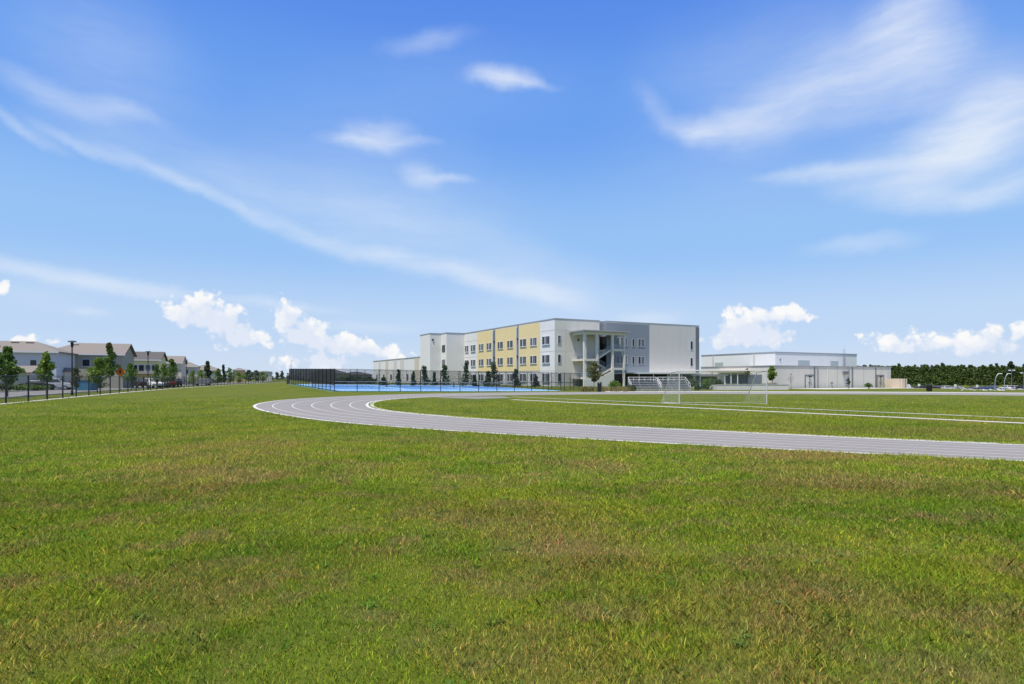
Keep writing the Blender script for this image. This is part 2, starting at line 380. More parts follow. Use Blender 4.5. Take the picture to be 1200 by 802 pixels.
    for u, v, ru, rv, a in cu:
        g = blob(Vup, u, v, ru*1.32, rv*1.38, a, 'SPHERICAL'); mu_ = g if mu_ is None else mth('MAXIMUM', mu_, g)
    fb2 = noise(vm('ADD', V, (-.006, .012, 0)), 55, 6, .62)
    cover = mth('ADD', mth('SUBTRACT', mu_, mth('MULTIPLY', lump, .9)), mth('MULTIPLY', mth('SUBTRACT', fb2.outputs['Fac'], .5), .7))
    shade = N.new('ShaderNodeMapRange'); shade.inputs[1].default_value = .62; shade.inputs[2].default_value = .0; L.new(cover, shade.inputs[0])
    ccol = mixc(shade.outputs[0], (7.7, 8.25, 9.4, 1), (9.95, 9.85, 9.65, 1))
    s1 = mixc(mth('MULTIPLY', cirrus, .8), base, (8.3, 8.9, 9.7, 1))
    s2 = mixc(cumf, s1, ccol)
    # below the horizon the air meets the ground
    L.new(s2, bg.inputs['Color'])
make_world()
scn.view_settings.view_transform = 'Standard'; scn.view_settings.look = 'None'; scn.view_settings.exposure = 0.32; scn.view_settings.gamma = 1
scn.cycles.max_bounces = 6; scn.cycles.diffuse_bounces = 3; scn.cycles.transparent_max_bounces = 24
scn.cycles.use_adaptive_sampling = True; scn.cycles.adaptive_threshold = .008
scn.cycles.use_denoising = True; scn.cycles.denoiser = 'OPENIMAGEDENOISE'; scn.cycles.denoising_input_passes = 'RGB_ALBEDO_NORMAL'

# ------------------------------------------------------------------ running track outline (polar about the bend's centre)
TC = np.array([19.0, 47.5])
o_px = [(295,476.6),(299,479),(310,482),(340,488),(370,492.5),(400,496),(430,498.5),(520,504.6),(580,508.6),(640,512.6),(800,521),(1000,531.5),(1200,541.5),(300,474),(310,471.5),(340,468.2),(370,466.4),(400,465),(430,463.6),(490,461.9),(560,460.8),(640,460.0),(740,459.6),(900,459.9),(1050,460.3),(1200,461.2)]
i_px = [(433,474.6),(434,476.4),(437.5,478.8),(446,481),(460,483),(490,485.7),(520,488),(580,492.2),(640,496.1),(800,503.5),(1000,513),(1200,522.5),(435,472.4),(442,470),(460,468),(490,466.1),(520,464.9),(550,464.1),(640,462.9),(740,462.2),(900,462.2),(1050,462.7),(1200,463.8)]
def ring(pts, extra):
    P = np.array([gp(*p) for p in pts]+extra); d = P-TC
    th = np.mod(np.arctan2(d[:, 1], d[:, 0]), 2*math.pi); r = np.hypot(d[:, 0], d[:, 1]); o = np.argsort(th)
    return th[o], r[o]
oth, orr = ring(o_px, [(30, 10.5), (60, 9.0), (110, 8)]); ith, irr = ring(i_px, [(30, 15.2), (60, 15.0), (110, 14.5)])
TH = np.linspace(math.radians(22), math.radians(338), 900)
def smooth(th, r):
    y = np.interp(TH, th, r); k = np.exp(-.5*(np.arange(-40, 41)/14.0)**2); k /= k.sum()
    return np.convolve(np.pad(y, 40, mode='reflect', reflect_type='odd'), k, 'valid')
RO = smooth(oth, orr); RI = smooth(ith, irr)
UV_ = np.c_[np.cos(TH), np.sin(TH)]
def tr_pt(f): return TC+UV_*(RI+(RO-RI)*f)[:, None]
def in_track(x, y, m=0.0):
    d = np.stack([np.asarray(x)-TC[0], np.asarray(y)-TC[1]], -1); th = np.mod(np.arctan2(d[..., 1], d[..., 0]), 2*math.pi); r = np.hypot(d[..., 0], d[..., 1])
    a = np.interp(th, TH, RI); b = np.interp(th, TH, RO)
    return (r > a-m) & (r < b+m) & (th > TH[0]) & (th < TH[-1])
def strip(name, Pa, Pb, z, mat, kind='structure', parent=None, sub=1):
    n = len(Pa); m = MB()
    for i in range(n):
        for k in range(sub+1):
            p = Pa[i]+(Pb[i]-Pa[i])*k/sub; m.v.append((p[0], p[1], hzf(p[0], p[1])+z))
    for i in range(n-1):
        for k in range(sub):
            a = i*(sub+1)+k; m.f.append((a, a+1, a+sub+2, a+sub+1))
    o = m.build(name, mat, parent)
    me = o.data; bm = bmesh.new(); bm.from_mesh(me)
    for f in bm.faces:
        f.normal_update()
        if f.normal.z < 0: f.normal_flip()
    bm.to_mesh(me); bm.free()
    if kind: o['kind'] = kind
    return o
strip('running_track', tr_pt(0), tr_pt(1), .012, 'track')
mk = MB()
NL = 6
for k in range(NL+1):
    wd = .055 if 0 < k < NL else .17
    cc = tr_pt(k/NL)+UV_*(.11 if k == 0 else -.11 if k == NL else 0.)
    a = cc-UV_*wd*.6; b = cc+UV_*wd*.6; n0 = len(mk.v)
    for i in range(len(TH)):
        mk.v.append((a[i][0], a[i][1], .018)); mk.v.append((b[i][0], b[i][1], .018))
    for i in range(len(TH)-1):
        j = n0+2*i; mk.f.append((j+1, j, j+2, j+3) if True else None)
mo = mk.build('lane_markings', 'line'); mo['kind'] = 'structure'
ke = MB()
for k, (f, sgn) in enumerate(((0, -1),)):        # pale concrete kerb flush with the lawn on the inner edge
    c = tr_pt(f); a = c+UV_*sgn*.08; b = c+UV_*sgn*.34; n0 = len(ke.v)
    for i in range(len(TH)): ke.v += [(a[i][0], a[i][1], .016), (b[i][0], b[i][1], .016)]
    for i in range(len(TH)-1):
        j = n0+2*i; ke.f.append((j, j+1, j+3, j+2))
ko = ke.build('track_kerb', 'concrete'); ko['kind'] = 'structure'

fo = tr_pt(1.0); sel = np.where((TH < math.radians(100)))[0]
strip('path', fo[sel]+UV_[sel]*.12, fo[sel]+UV_[sel]*4.6, .010, 'concrete')
# runway edges in the infield and its landing pad
def flat_line(name, P, Q, w, mat, z=.010, seg=1):
    P = np.array(P); Q = np.array(Q); d = (Q-P)/np.linalg.norm(Q-P); n = np.array([-d[1], d[0]])*w/2
    m = MB(); m.quad((*(P-n), z), (*(Q-n), z), (*(Q+n), z), (*(P+n), z)); o = m.build(name, mat); o['kind'] = 'structure'; return o
e2 = gp(1200, 496.3); e1 = gp(600, 468.6); dv = np.array(e2)-np.array(e1)
flat_line('runway_edge', e1, np.array(e2)+dv*.35, .62, 'concrete')
g2 = gp(1200, 490.3); g1 = gp(600, 465.3); dv = np.array(g2)-np.array(g1)
flat_line('runway_edge', g1, np.array(g2)+dv*.35, .40, 'concrete')
pad = MB(); pad.add([(*gp(508, 466.3), .014), (*gp(560, 467.9), .014), (*gp(600, 466.6), .014), (*gp(590, 465.0), .014), (*gp(540, 464.9), .014)], [(0, 1, 2, 3, 4)])
pad.build('landing_pad', 'road')['kind'] = 'structure'

# ------------------------------------------------------------------ the ground: one sheet of lawn to the horizon
def lawn_nodes(N, L):
    """patchy lawn colour from world position; returns the colour socket"""
    g = N.new('ShaderNodeNewGeometry')
    def no(scale, detail=4, rough=.55, sx=1, sy=1, rot=0):
        mp = N.new('ShaderNodeMapping'); mp.inputs['Scale'].default_value = (sx, sy, 1); mp.inputs['Rotation'].default_value = (0, 0, rot)
        L.new(g.outputs['Position'], mp.inputs['Vector'])
        n = N.new('ShaderNodeTexNoise'); n.inputs['Scale'].default_value = scale; n.inputs['Detail'].default_value = detail; n.inputs['Roughness'].default_value = rough
        L.new(mp.outputs[0], n.inputs['Vector']); return n.outputs['Fac']
    def rng_(f, a, b, lo=0., hi=1.):
        r = N.new('ShaderNodeMapRange'); r.inputs[1].default_value = a; r.inputs[2].default_value = b; r.inputs[3].default_value = lo; r.inputs[4].default_value = hi
        L.new(f, r.inputs[0]); return r.outputs[0]
    def mix(f, a, b):
        n = N.new('ShaderNodeMix'); n.data_type = 'RGBA'
        for i, v in ((0, f), (6, a), (7, b)):
            if isinstance(v, tuple): n.inputs[i].default_value = (*v, 1)
            else: L.new(v, n.inputs[i])
        return n.outputs[2]
    c = mix(rng_(no(.16, 5), .38, .64), (.118, .155, .014), (.176, .186, .019))          # broad yellow / green drift
    c = mix(rng_(no(.55, 5, .6), .45, .70, 0, .8), c, (.060, .110, .009))             # greener clumps
    sx = N.new('ShaderNodeSeparateXYZ'); L.new(g.outputs['Position'], sx.inputs[0])
    near = rng_(sx.outputs[1], 9.0, 34.0, 1.0, .12)                                    # the thin, dry turf lies on the near side of the track
    dry = N.new('ShaderNodeMath'); dry.operation = 'MULTIPLY'; L.new(rng_(no(.21, 7, .62), .48, .62, 0, .90), dry.inputs[0]); L.new(near, dry.inputs[1])
    c = mix(dry.outputs[0], c, (.188, .132, .046))
    d2 = N.new('ShaderNodeMath'); d2.operation = 'MULTIPLY'; L.new(rng_(no(1.15, 6, .68), .50, .62, 0, .78), d2.inputs[0]); L.new(near, d2.inputs[1])
    c = mix(d2.outputs[0], c, (.185, .140, .050))
    c = mix(rng_(no(2.3, 5, .65), .55, .72, 0, .6), c, (.055, .115, .010))
    c = mix(rng_(no(.75, 5, .6), .56, .72, 0, .6), c, (.190, .190, .020))
    return c, no, rng_, mix
def ground_mat():
    m, N, L, b = new_mat('lawn turf'); c, no, rng_, mix = lawn_nodes(N, L)
    c = mix(rng_(no(9, 5, .7), .35, .75, 0, .55), c, (.06, .075, .012))
    c = mix(rng_(no(90, 4, .8), .45, .62, 0, .6), c, (.045, .055, .012))
    c = mix(rng_(no(40, 3, .7), .5, .75, 0, .5), c, (.17, .17, .05))
    L.new(c, b.inputs['Base Color']); b.inputs['Roughness'].default_value = .95; b.inputs['Specular IOR Level'].default_value = .08
    bp = N.new('ShaderNodeBump'); bp.inputs['Strength'].default_value = .55; bp.inputs['Distance'].default_value = .05
    L.new(no(14, 6, .75), bp.inputs['Height']); L.new(bp.outputs[0], b.inputs['Normal']); return m
def blade_mat():
    m, N, L, b = new_mat('grass blades'); c, no, rng_, mix = lawn_nodes(N, L)
    a = N.new('ShaderNodeAttribute'); a.attribute_name = 'tint'
    mu = N.new('ShaderNodeMix'); mu.data_type = 'RGBA'; mu.blend_type = 'MULTIPLY'; mu.inputs[0].default_value = 1
    L.new(c, mu.inputs[6]); L.new(a.outputs['Color'], mu.inputs[7])
    b.inputs['Roughness'].default_value = .6; b.inputs['Specular IOR Level'].default_value = .10
    L.new(mu.outputs[2], b.inputs['Base Color'])
    t = N.new('ShaderNodeBsdfTranslucent'); L.new(mu.outputs[2], t.inputs['Color'])
    ms = N.new('ShaderNodeMixShader'); ms.inputs[0].default_value = .40
    L.new(b.outputs[0], ms.inputs[1]); L.new(t.outputs[0], ms.inputs[2]); L.new(ms.outputs[0], N['Material Output'].inputs['Surface']); return m
M['turf'] = ground_mat(); M['blade'] = blade_mat()
rad = np.concatenate([np.linspace(0, 60, 25), 60*np.power(9000/60, np.linspace(0, 1, 130))[1:]])
ang = np.linspace(0, 2*math.pi, 361)[:-1]
gv = [(0, 45, 0)]; gf = []
for r in rad[1:]:
    X = r*np.cos(ang); Y = 45+r*np.sin(ang); Z = hz(X, Y); _, o_ = court_z(X, Y); Z = Z-.12*(o_ < .01)
    gv += list(zip(X, Y, Z))
for i in range(360): gf.append((0, 1+i, 1+(i+1) % 360))
for k in range(len(rad)-2):
    a = 1+k*360; b = a+360
    for i in range(360): gf.append((a+i, b+i, b+(i+1) % 360, a+(i+1) % 360))
gm = MB(); gm.v = gv; gm.f = gf; go = gm.build('ground', 'turf', smooth=True); go['kind'] = 'structure'

PADC = np.array(gp(552, 466.2))
def near_line(x, y):
    out = np.hypot((x-PADC[0])/6.5, (y-PADC[1])/3.5) < 1
    for P, Q, w in ((e1, e2, .34), (g1, g2, .23)):
        P = np.array(P); d = np.array(Q)-P; d = d/np.linalg.norm(d)
        t = (x-P[0])*d[0]+(y-P[1])*d[1]; o = np.abs(-(x-P[0])*d[1]+(y-P[1])*d[0]); side = -(x-P[0])*d[1]+(y-P[1])*d[0]; out |= (side < w) & (side > -w-.75) & (t > 0)
    return out
def blades():
    Vs = []; Cs = []
    for (d0, d1, dens, h0, wd) in ((2.6, 6.5, 9500, .031, .0030), (6.5, 11, 5200, .033, .0042), (11, 18, 2300, .038, .0062), (18, 30, 620, .042, .010), (30, 62, 150, .042, .015)):
        area = (.9*(d1*d1-d0*d0)+10*(d1-d0))*.95; n = int(area*dens)
        y = np.sqrt(rng.uniform(d0*d0, d1*d1, n)); x = rng.uniform(-.9, 1, n)*(.9*y+5)
        # clumping: thin out and shorten where a low frequency field says dry
        fld = np.zeros(n)
        for k in range(7):
            a = rng.uniform(0, 6.28); fr = [.5, .9, 1.6, 2.7, 4.3, 6.5, 9][k]; fld += np.sin((x*math.cos(a)+y*math.sin(a))*fr+rng.uniform(0, 6.28))*[.5, .5, .45, .4, .35, .35, .3][k]
        keep = (~in_track(x, y, -.04)) & (~near_line(x, y)) & ((y < 24) | (rng.uniform(24, 62, n) > y)) & (rng.uniform(0, 1, n) < np.clip(.66+.22*fld, .48, 1))
        x, y, fld = x[keep], y[keep], fld[keep]; n = len(x)
        hgt = h0*np.clip(rng.lognormal(0, .38, n), .35, 2.4)*(1.0+.24*fld).clip(.62, 1.8)
        tall = rng.uniform(0, 1, n) < .003; hgt[tall] *= 1.6
        a = rng.uniform(0, 2*math.pi, n); lean = hgt*rng.uniform(.2, 1.25, n); la = rng.uniform(0, 2*math.pi, n)
        w = wd*rng.uniform(.6, 1.4, n)
        dx, dy = np.cos(a)*w, np.sin(a)*w; z0 = np.full(n, -.004)
        p0 = np.c_[x-dx, y-dy, z0]; p1 = np.c_[x+dx, y+dy, z0]
        lx, ly = np.cos(la)*lean, np.sin(la)*lean
        m0 = np.c_[x+lx*.4-dx*.7, y+ly*.4-dy*.7, hgt*.6]; m1 = np.c_[x+lx*.4+dx*.7, y+ly*.4+dy*.7, hgt*.6]
        tp = np.c_[x+lx, y+ly, hgt*.98]
        if d1 <= 11:
            V = np.stack([p0, p1, m1, tp, m0], 1).reshape(-1, 3); k5 = 5
        else:
            V = np.stack([p0, p1, tp+np.c_[dx, dy, 0*x]*.35, tp-np.c_[dx, dy, 0*x]*.35, (p0+tp)/2-np.c_[dx, dy, 0*x]*.3], 1).reshape(-1, 3); k5 = 5
        v = rng.normal(1.0, .33, n).clip(.3, 2.0); kind = rng.uniform(0, 1, n)+.06*np.sin(x*2.1+y)*np.sin(y*1.7-x*.6)
        T = np.ones((n, 4)); straw = kind < .11; lime = (kind > .80); deep = (kind > .55) & (kind < .70)
        for ch, (a_, b_, c_) in enumerate(((1.85, 1.28, .60), (1.22, 1.35, .88), (1.9, 1.0, .8))):
            T[:, ch] = v*np.where(straw, a_, np.where(lime, b_, np.where(deep, c_, 1.0)))
        if d0 >= 18: T[:, :3] = 1+(T[:, :3]-1)*.3
        T[:, :3] *= 2.2
        T[tall, 0] *= 1.2; T[tall, 1] *= 1.35
        Vs.append(V); Cs.append(np.repeat(T, k5, 0))
    wv = []; wc = []
    for k in range(900):
        y0 = math.sqrt(random.uniform(3**2, 17**2)); x0 = random.uniform(-1, 1)*(.9*y0+1)
        if in_track(np.array(x0), np.array(y0), .1): continue
        n = random.randint(7, 16); sz = random.uniform(.02, .055)
        a = rng.uniform(0, 6.28, n); l = sz*rng.uniform(.7, 1.6, n); z = rng.uniform(.012, .045, n); ww = sz*.22
        cx, cy = x0+rng.normal(0, .03, n), y0+rng.normal(0, .03, n); ux, uy = np.cos(a), np.sin(a)
        P = [np.c_[cx, cy, np.full(n, .002)], np.c_[cx+ux*l*.5-uy*ww, cy+uy*l*.5+ux*ww, z], np.c_[cx+ux*l*.9-uy*ww*.5, cy+uy*l*.9+ux*ww*.5, z*1.1], np.c_[cx+ux*l, cy+uy*l, z*.95], np.c_[cx+ux*l*.5+uy*ww, cy+uy*l*.5-ux*ww, z]]
        wv.append(np.stack(P, 1).reshape(-1, 3)); g_ = random.uniform(.7, 1.5); wc.append(np.tile([g_*.8, g_*1.25, g_*1.2, 1], (n*5, 1)))
    Vs += wv; Cs += wc
    o = np_mesh('lawn_grass', np.concatenate(Vs), 5, 'blade', col=np.concatenate(Cs), kind='stuff')
    tag(o, 'short patchy green and straw coloured grass across the open field', 'grass')
blades()

# ------------------------------------------------------------------ fences
def fence_panel(segs, h0=0.04):
    """segs: list of (P,Q,zP,zQ,hP,hQ); one mesh with metric UVs"""
    m = MB(); m.uv = []; acc = 0
    for P, Q, zp, zq, hp, hq in segs:
        l = math.hypot(Q[0]-P[0], Q[1]-P[1])
        m.add([(P[0], P[1], zp+h0), (Q[0], Q[1], zq+h0), (Q[0], Q[1], zq+hq), (P[0], P[1], zp+hp)], [(0, 1, 2, 3)])
        m.uv += [(acc, h0), (acc+l, h0), (acc+l, hq), (acc, hp)]; acc += l
    return m
# long boundary fence along the street
bc = np.array([gp(-60, 480.5), gp(7, 473.1), gp(53.5, 468.8), gp(90.4, 465.2), gp(119, 462.6), gp(143, 460.4), gp(200, 455.7), gp(240, 453.0), gp(270, 451.2), gp(320, 448.7), gp(338, 447.6)])
sl = np.r_[0, np.cumsum(np.hypot(*np.diff(bc, axis=0).T))]
def bpt(s): return np.array([np.interp(s, sl, bc[:, 0]), np.interp(s, sl, bc[:, 1])])
def bdir(s): a = bpt(max(0, s-1)); b = bpt(min(sl[-1], s+1)); d = b-a; return d/np.linalg.norm(d)
def boff(s, o): d = bdir(s); return bpt(s)+np.array([-d[1], d[0]])*o          # o>0: street side
s_first = sl[1]
bf = thing('chain_link_fence', (*bpt(0), 0), 'long black chain link fence with slim posts between the lawn and the street', 'fence')
ps = [s_first+(i-6)*4.25 for i in range(70)]; ps = [s for s in ps if 0 <= s <= sl[-1]]
rail = MB(); cable = MB(); segs = []
for s in ps:
    p = bpt(s); b = MB((p[0], p[1], 0)); b.tube((0, 0, -.2), (0, 0, 2.12), .06).tube((0, 0, 2.12), (0, 0, 2.17), .07, .02); b.build('post', 'black_metal', bf)
for a, b in zip(ps[:-1], ps[1:]):
    P, Q = bpt(a), bpt(b); rail.tube((*P, 2.07), (*Q, 2.07), .02, None, 5); cable.tube((*P, .09), (*Q, .09), .008, None, 4); segs.append((P, Q, 0, 0, 2.06, 2.06))
rail.build('rail', 'black_metal', bf); cable.build('tension_wire', 'black_metal', bf); fence_panel(segs).build('wire_mesh', 'chain', bf)
SS = np.linspace(0, sl[-1], 160)
strip('mow_strip', np.array([boff(s, -.45) for s in SS]), np.array([boff(s, .35) for s in SS]), .010, 'concrete')
strip('road', np.array([boff(s, 5.0) for s in SS]), np.array([boff(s, 15.0) for s in SS]), .012, 'road')
for a, b in ((4.75, 5.0), (15.0, 15.25)):
    k = MB()
    for s, s2 in zip(SS[:-1], SS[1:]):
        p = [boff(s, a), boff(s, b), boff(s2, b), boff(s2, a)]
        k.add([(*q, -.05) for q in p]+[(*q, .13) for q in p], [(4, 5, 6, 7), (0, 4, 7, 3), (1, 2, 6, 5)])
    k.build('road_kerb', 'concrete')['kind'] = 'structure'

# ------------------------------------------------------------------ sports courts with their fence
def cw(t, s): p = CO+RD*t+LD*s; return (p[0], p[1])
def cz(t, s): return .6*s/CL-.45*t/CW
def court_quad(m, t0, t1, s0, s1, z):
    m.add([(*cw(t, s), cz(t, s)+z) for t, s in ((t0, s0), (t1, s0), (t1, s1), (t0, s1))], [(0, 1, 2, 3)])
cs = MB()
cs.add([(*cw(t, s), cz(t, s)+zz) for zz in (-.3, .05) for t, s in ((-.3, -.3), (CW+.3, -.3), (CW+.3, CL+.3), (-.3, CL+.3))],
       [(4, 5, 6, 7), (0, 1, 5, 4), (1, 2, 6, 5), (2, 3, 7, 6), (3, 0, 4, 7)])
c0 = cs.build('court_slab', 'court_green'); c0['kind'] = 'structure'
m = MB(); court_quad(m, .6, CW-.6, 1.3, CL-.6, .056); m.build('court_surface', 'court_light')['kind'] = 'structure'
m = MB(); ml = MB(); nets = []
for k in range(3):
    t0 = 1.6+k*12.9; t1 = t0+10.97; s0 = 10.5; s1 = s0+23.77
    court_quad(m, t0, t1, s0, s1, .061)
    for (a, b, c, d) in ((t0, t1, s0, s0+.1), (t0, t1, s1-.1, s1), (t0, t0+.07, s0, s1), (t1-.07, t1, s0, s1), (t0+1.37, t0+1.43, s0, s1), (t1-1.43, t1-1.37, s0, s1), (t0+1.37, t1-1.37, s0+5.48, s0+5.55), (t0+1.37, t1-1.37, s1-5.55, s1-5.48)):
        court_quad(ml, a, b, c, d, .066)
    nets.append((t0-.9, t1+.9, (s0+s1)/2))
m.build('court_playing_area', 'court_dark')['kind'] = 'structure'; ml.build('court_lines', 'line')['kind'] = 'structure'
for k, (a, b, s) in enumerate(nets):
    P, Q = cw(a, s), cw(b, s); zp, zq = cz(a, s)+.06, cz(b, s)+.06
    r = thing('court_net', (*P, zp), ['court net nearest the left fence of the blue courts', 'middle one of the three nets on the blue courts', 'court net nearest the school on the blue courts'][k], 'net', 'nets on the blue courts')
    for p, z in ((P, zp), (Q, zq)): MB((*p, z)).tube((0, 0, 0), (0, 0, 1.07), .045).build('post', 'black_metal', r)
    fence_panel([(P, Q, zp, zq, 1.0, 1.0)], .02).build('netting', 'netting', r)
    MB().path([(*P, zp+1.02), ((P[0]+Q[0])/2, (P[1]+Q[1])/2, (zp+zq)/2+.92), (*Q, zq+1.02)], .02).build('head_band', 'white_paint', r)
cf = thing('court_fence', (*cw(0, 0), 0), 'tall black chain link fence enclosing the blue sports courts', 'fence')
FH = 3.15
def side(pts, name='wire_mesh', mat='chain', gap=None):
    segs = []; rls = [MB(), MB(), MB()]
    for (t, s) in pts:
        b = MB((*cw(t, s), cz(t, s))); b.tube((0, 0, -.2), (0, 0, FH), .05).tube((0, 0, FH), (0, 0, FH+.05), .06, .02); b.build('post', 'black_metal', cf)
    for a, b in zip(pts[:-1], pts[1:]):
        P, Q = cw(*a), cw(*b); zp, zq = cz(*a), cz(*b)
        for r_, hh in zip(rls, (FH-.03, 1.5, .1)): r_.tube((*P, zp+hh), (*Q, zq+hh), .024, None, 5)
        segs.append((P, Q, zp, zq, FH-.03, FH-.03))
    for r_ in rls: r_.build('rail', 'black_metal', cf)
    fence_panel(segs, .1).build(name, mat, cf); return segs
nf = 13
front = side([(CW*i/nf, 0) for i in range(nf+1)])
left = side([(0, CL*i/15) for i in range(16)])
back = side([(CW*i/nf, CL) for i in range(nf+1)])
right = side([(CW, CL*i/15) for i in range(16)])
sc_ = [(p, q, a+.9, b+.9, 2.2, 2.2) for p, q, a, b, _, _ in left]
fence_panel([((p[0]+LD[0]*0-RD[0]*-.06, p[1]-RD[1]*-.06), (q[0]-RD[0]*-.06, q[1]-RD[1]*-.06), a, b, h1, h2) for p, q, a, b, h1, h2 in sc_], .0).build('wind_screen', 'screen', cf)
# gate posts at the near right corner
g = MB()
for t in (CW-1.4, CW-.3):
    g.tube((*cw(t, -.12), cz(t, 0)), (*cw(t, -.12), cz(t, 0)+2.3), .04)
for hh in (.15, 1.2, 2.28): g.tube((*cw(CW-1.4, -.12), cz(CW, 0)+hh), (*cw(CW-.3, -.12), cz(CW, 0)+hh), .03)
g.build('gate', 'black_metal', cf)
# lower dark fence running on behind the far left corner
P = cw(0, CL); Q = (px(336, 150), 150.0); lf = thing('low_fence', (*P, .5), 'lower black fence section carrying on behind the far left court corner', 'fence')
for k in range(6):
    a = k/5; q = (P[0]+(Q[0]-P[0])*a, P[1]+(Q[1]-P[1])*a); MB((*q, .5)).tube((0, 0, -.6), (0, 0, 2.0), .045).build('post', 'black_metal', lf)
fence_panel([(P, Q, .4, .4, 2.05, 2.05)]).build('wire_mesh', 'screen', lf)

# ------------------------------------------------------------------ the school: classroom block
sch = thing('school_building', (*A, 0), 'three storey white and yellow school with slate panels and outside stair', 'building')
def SB(): return MB((A[0], A[1], 0), RD, LD)                # local x = along the right facade, y = along the left facade
sB = along(A, LD, 544.4); pB = A+LD*sB
a1 = -along(pB, -RD, 523.2); pC = pB+RD*a1; b1 = along(pC, LD, 517.0); pD = pC+LD*b1
a2 = -along(pD, -RD, 504.0); pE = pD+RD*a2; b2 = along(pE, LD, 492.3)
tEnd = along(A, RD, 819.0); tSl = along(A, RD, 702.5); tRe = along(A, RD, 710.8); tGr = along(A, RD, 760.8); tTr = along(A, RD, 815.0)
ZR = 15.0; T0_ = 4.85
poly = [(0, 0), (0, sB), (a1, sB), (a1, sB+b1), (a1+a2, sB+b1), (a1+a2, sB+b1+b2), (14, sB+b1+b2), (14, 22), (tEnd, 22), (tEnd, 0), (tRe, 0), (tRe, 1.6), (tSl, 1.6), (tSl, 0)][::-1]
SB().prism(poly, -.5, ZR).build('wall', 'stucco', sch)
def grow(poly, e):
    n = len(poly); out = []; ar = sum(poly[i][0]*poly[(i+1) % n][1]-poly[(i+1) % n][0]*poly[i][1] for i in range(n)); sg = 1 if ar > 0 else -1
    for i in range(n):
        p, q, r = np.array(poly[i-1]), np.array(poly[i]), np.array(poly[(i+1) % n])
        d1 = (q-p)/np.linalg.norm(q-p); d2 = (r-q)/np.linalg.norm(r-q)
        out.append(tuple(q+sg*e*(np.array([d1[1], -d1[0]])+np.array([d2[1], -d2[0]]))))
    return out
SB().prism(grow(poly, .07), ZR+.002, ZR+.24).build('parapet_cap', 'stucco_cap', sch)
def su(u): return along(A, LD, u)
def tu(u): return along(A, RD, u)
for u0, u1 in ((559.7, 577.2), (580.8, 605.0), (608.3, 633.0)):       # yellow bays over the upper two storeys
    SB().box(-.07, .02, su(u1), su(u0), 3.55, ZR-.25).build('wall_panel', 'yellow', sch)
for u0, u1 in ((577.2, 580.8), (605.0, 608.3)):                        # dark recess strips with a downpipe and two lamps
    s0, s1 = su(u1), su(u0)
    b = SB().box(-.03, .02, s0+.25, s1-.5, .3, ZR-.25).build('recess_strip', 'darktrim', sch)
    SB().tube((-.14, s1-.35, .2), (-.14, s1-.35, ZR-.6), .11).build('downpipe', 'frame', sch)
    for z in (11.3, 7.0): SB().box(-.28, -.035, s0+.45, s0+.8, z, z+.45).build('wall_lamp', 'black_metal', sch)
SB().box(.004, tSl-.03, -.025, .01, -.2, ZR-.02).build('wall_panel', 'stucco_warm', sch)
SB().box(tRe+.003, tGr, -.06, .02, 3.05, ZR-.25).build('wall_panel', 'slate', sch)
SB().box(tRe-.06, tRe-.003, -.06, 1.55, 3.05, ZR-.25).build('wall_panel', 'slate', sch)
SB().box(tSl+.002, tRe-.06, 1.54, 1.62, 3.05, ZR-.25).build('wall_panel', 'slate', sch)
SB().box(tGr+.003, tTr, -.05, .02, 3.05, ZR-.25).build('wall_panel', 'greywall', sch)
SB().box(tTr+.003, tEnd+.05, -.09, .4, -.2, ZR-.25).build('corner_trim', 'darktrim', sch)
SB().box(tGr+7, tGr+7.04, -.062, -.05, 3.1, ZR-.3).build('control_joint', 'greywall', sch)
def window_left(u0, u1, zc, hh=1.75):
    s0, s1 = sorted((su(u0), su(u1))); w = s1-s0; div = s0+w*.60      # larger pane nearer, narrow pane farther
    fr = SB(); e = .07
    for (a, b, c, d) in ((s0-e, s1+e, zc-hh/2-e, zc-hh/2), (s0-e, s1+e, zc+hh/2, zc+hh/2+e), (s0-e, s0, zc-hh/2, zc+hh/2), (s1, s1+e, zc-hh/2, zc+hh/2), (div-.16, div+.16, zc-hh/2, zc+hh/2), (s0+.58*(div-s0)-.03, s0+.58*(div-s0)+.03, zc-hh/2, zc+hh/2)):
        fr.box(-.15, -.03, a, b, c, d)
    o = fr.build('window', 'frame', sch)
    SB().box(-.10, .01, s0+.01, s1-.01, zc-hh/2+.01, zc+hh/2-.01).build('pane', 'glass', o)
    SB().box(-.22, -.075, s0-.15, s1+.15, zc-hh/2-.16, zc-hh/2-e-.004).build('sill', 'frame', o)
def window_right(u0, u1, zc, hh=1.7, s=0.0, glass='glass', mull=True):
    t0, t1 = tu(u0), tu(u1); fr = SB(); e = .06; s -= .06
    L_ = [(t0-e, t1+e, zc-hh/2-e, zc-hh/2), (t0-e, t1+e, zc+hh/2, zc+hh/2+e), (t0-e, t0, zc-hh/2, zc+hh/2), (t1, t1+e, zc-hh/2, zc+hh/2)]
    if mull: L_.append(((t0+t1)/2-.03, (t0+t1)/2+.03, zc-hh/2, zc+hh/2))
    for a, b, c, d in L_: fr.box(a, b, s-.08, s+.03, c, d)
    o = fr.build('window', 'frame', sch)
    SB().box(t0+.01, t1-.01, s-.03, s+.05, zc-hh/2+.01, zc+hh/2-.01).build('pane', glass, o)
ZW = (10.45, 6.2, 1.95)
for z in (3.50, 7.9, 12.6):
    for a_, b_ in ((su(649.9), su(633.2)), (su(559.5), sB)): SB().box(-.03, .005, min(a_, b_), max(a_, b_), z, z+.05).build('control_joint', 'greywall', sch)
    SB().box(.02, T0_-.4, -.035, .005, z, z+.05).build('control_joint', 'greywall', sch)
for t_ in (2.6, tGr+3.6, tGr+10.3): SB().box(t_, t_+.04, -.075, -.0, 3.6, ZR-.3).build('control_joint', 'greywall', sch)
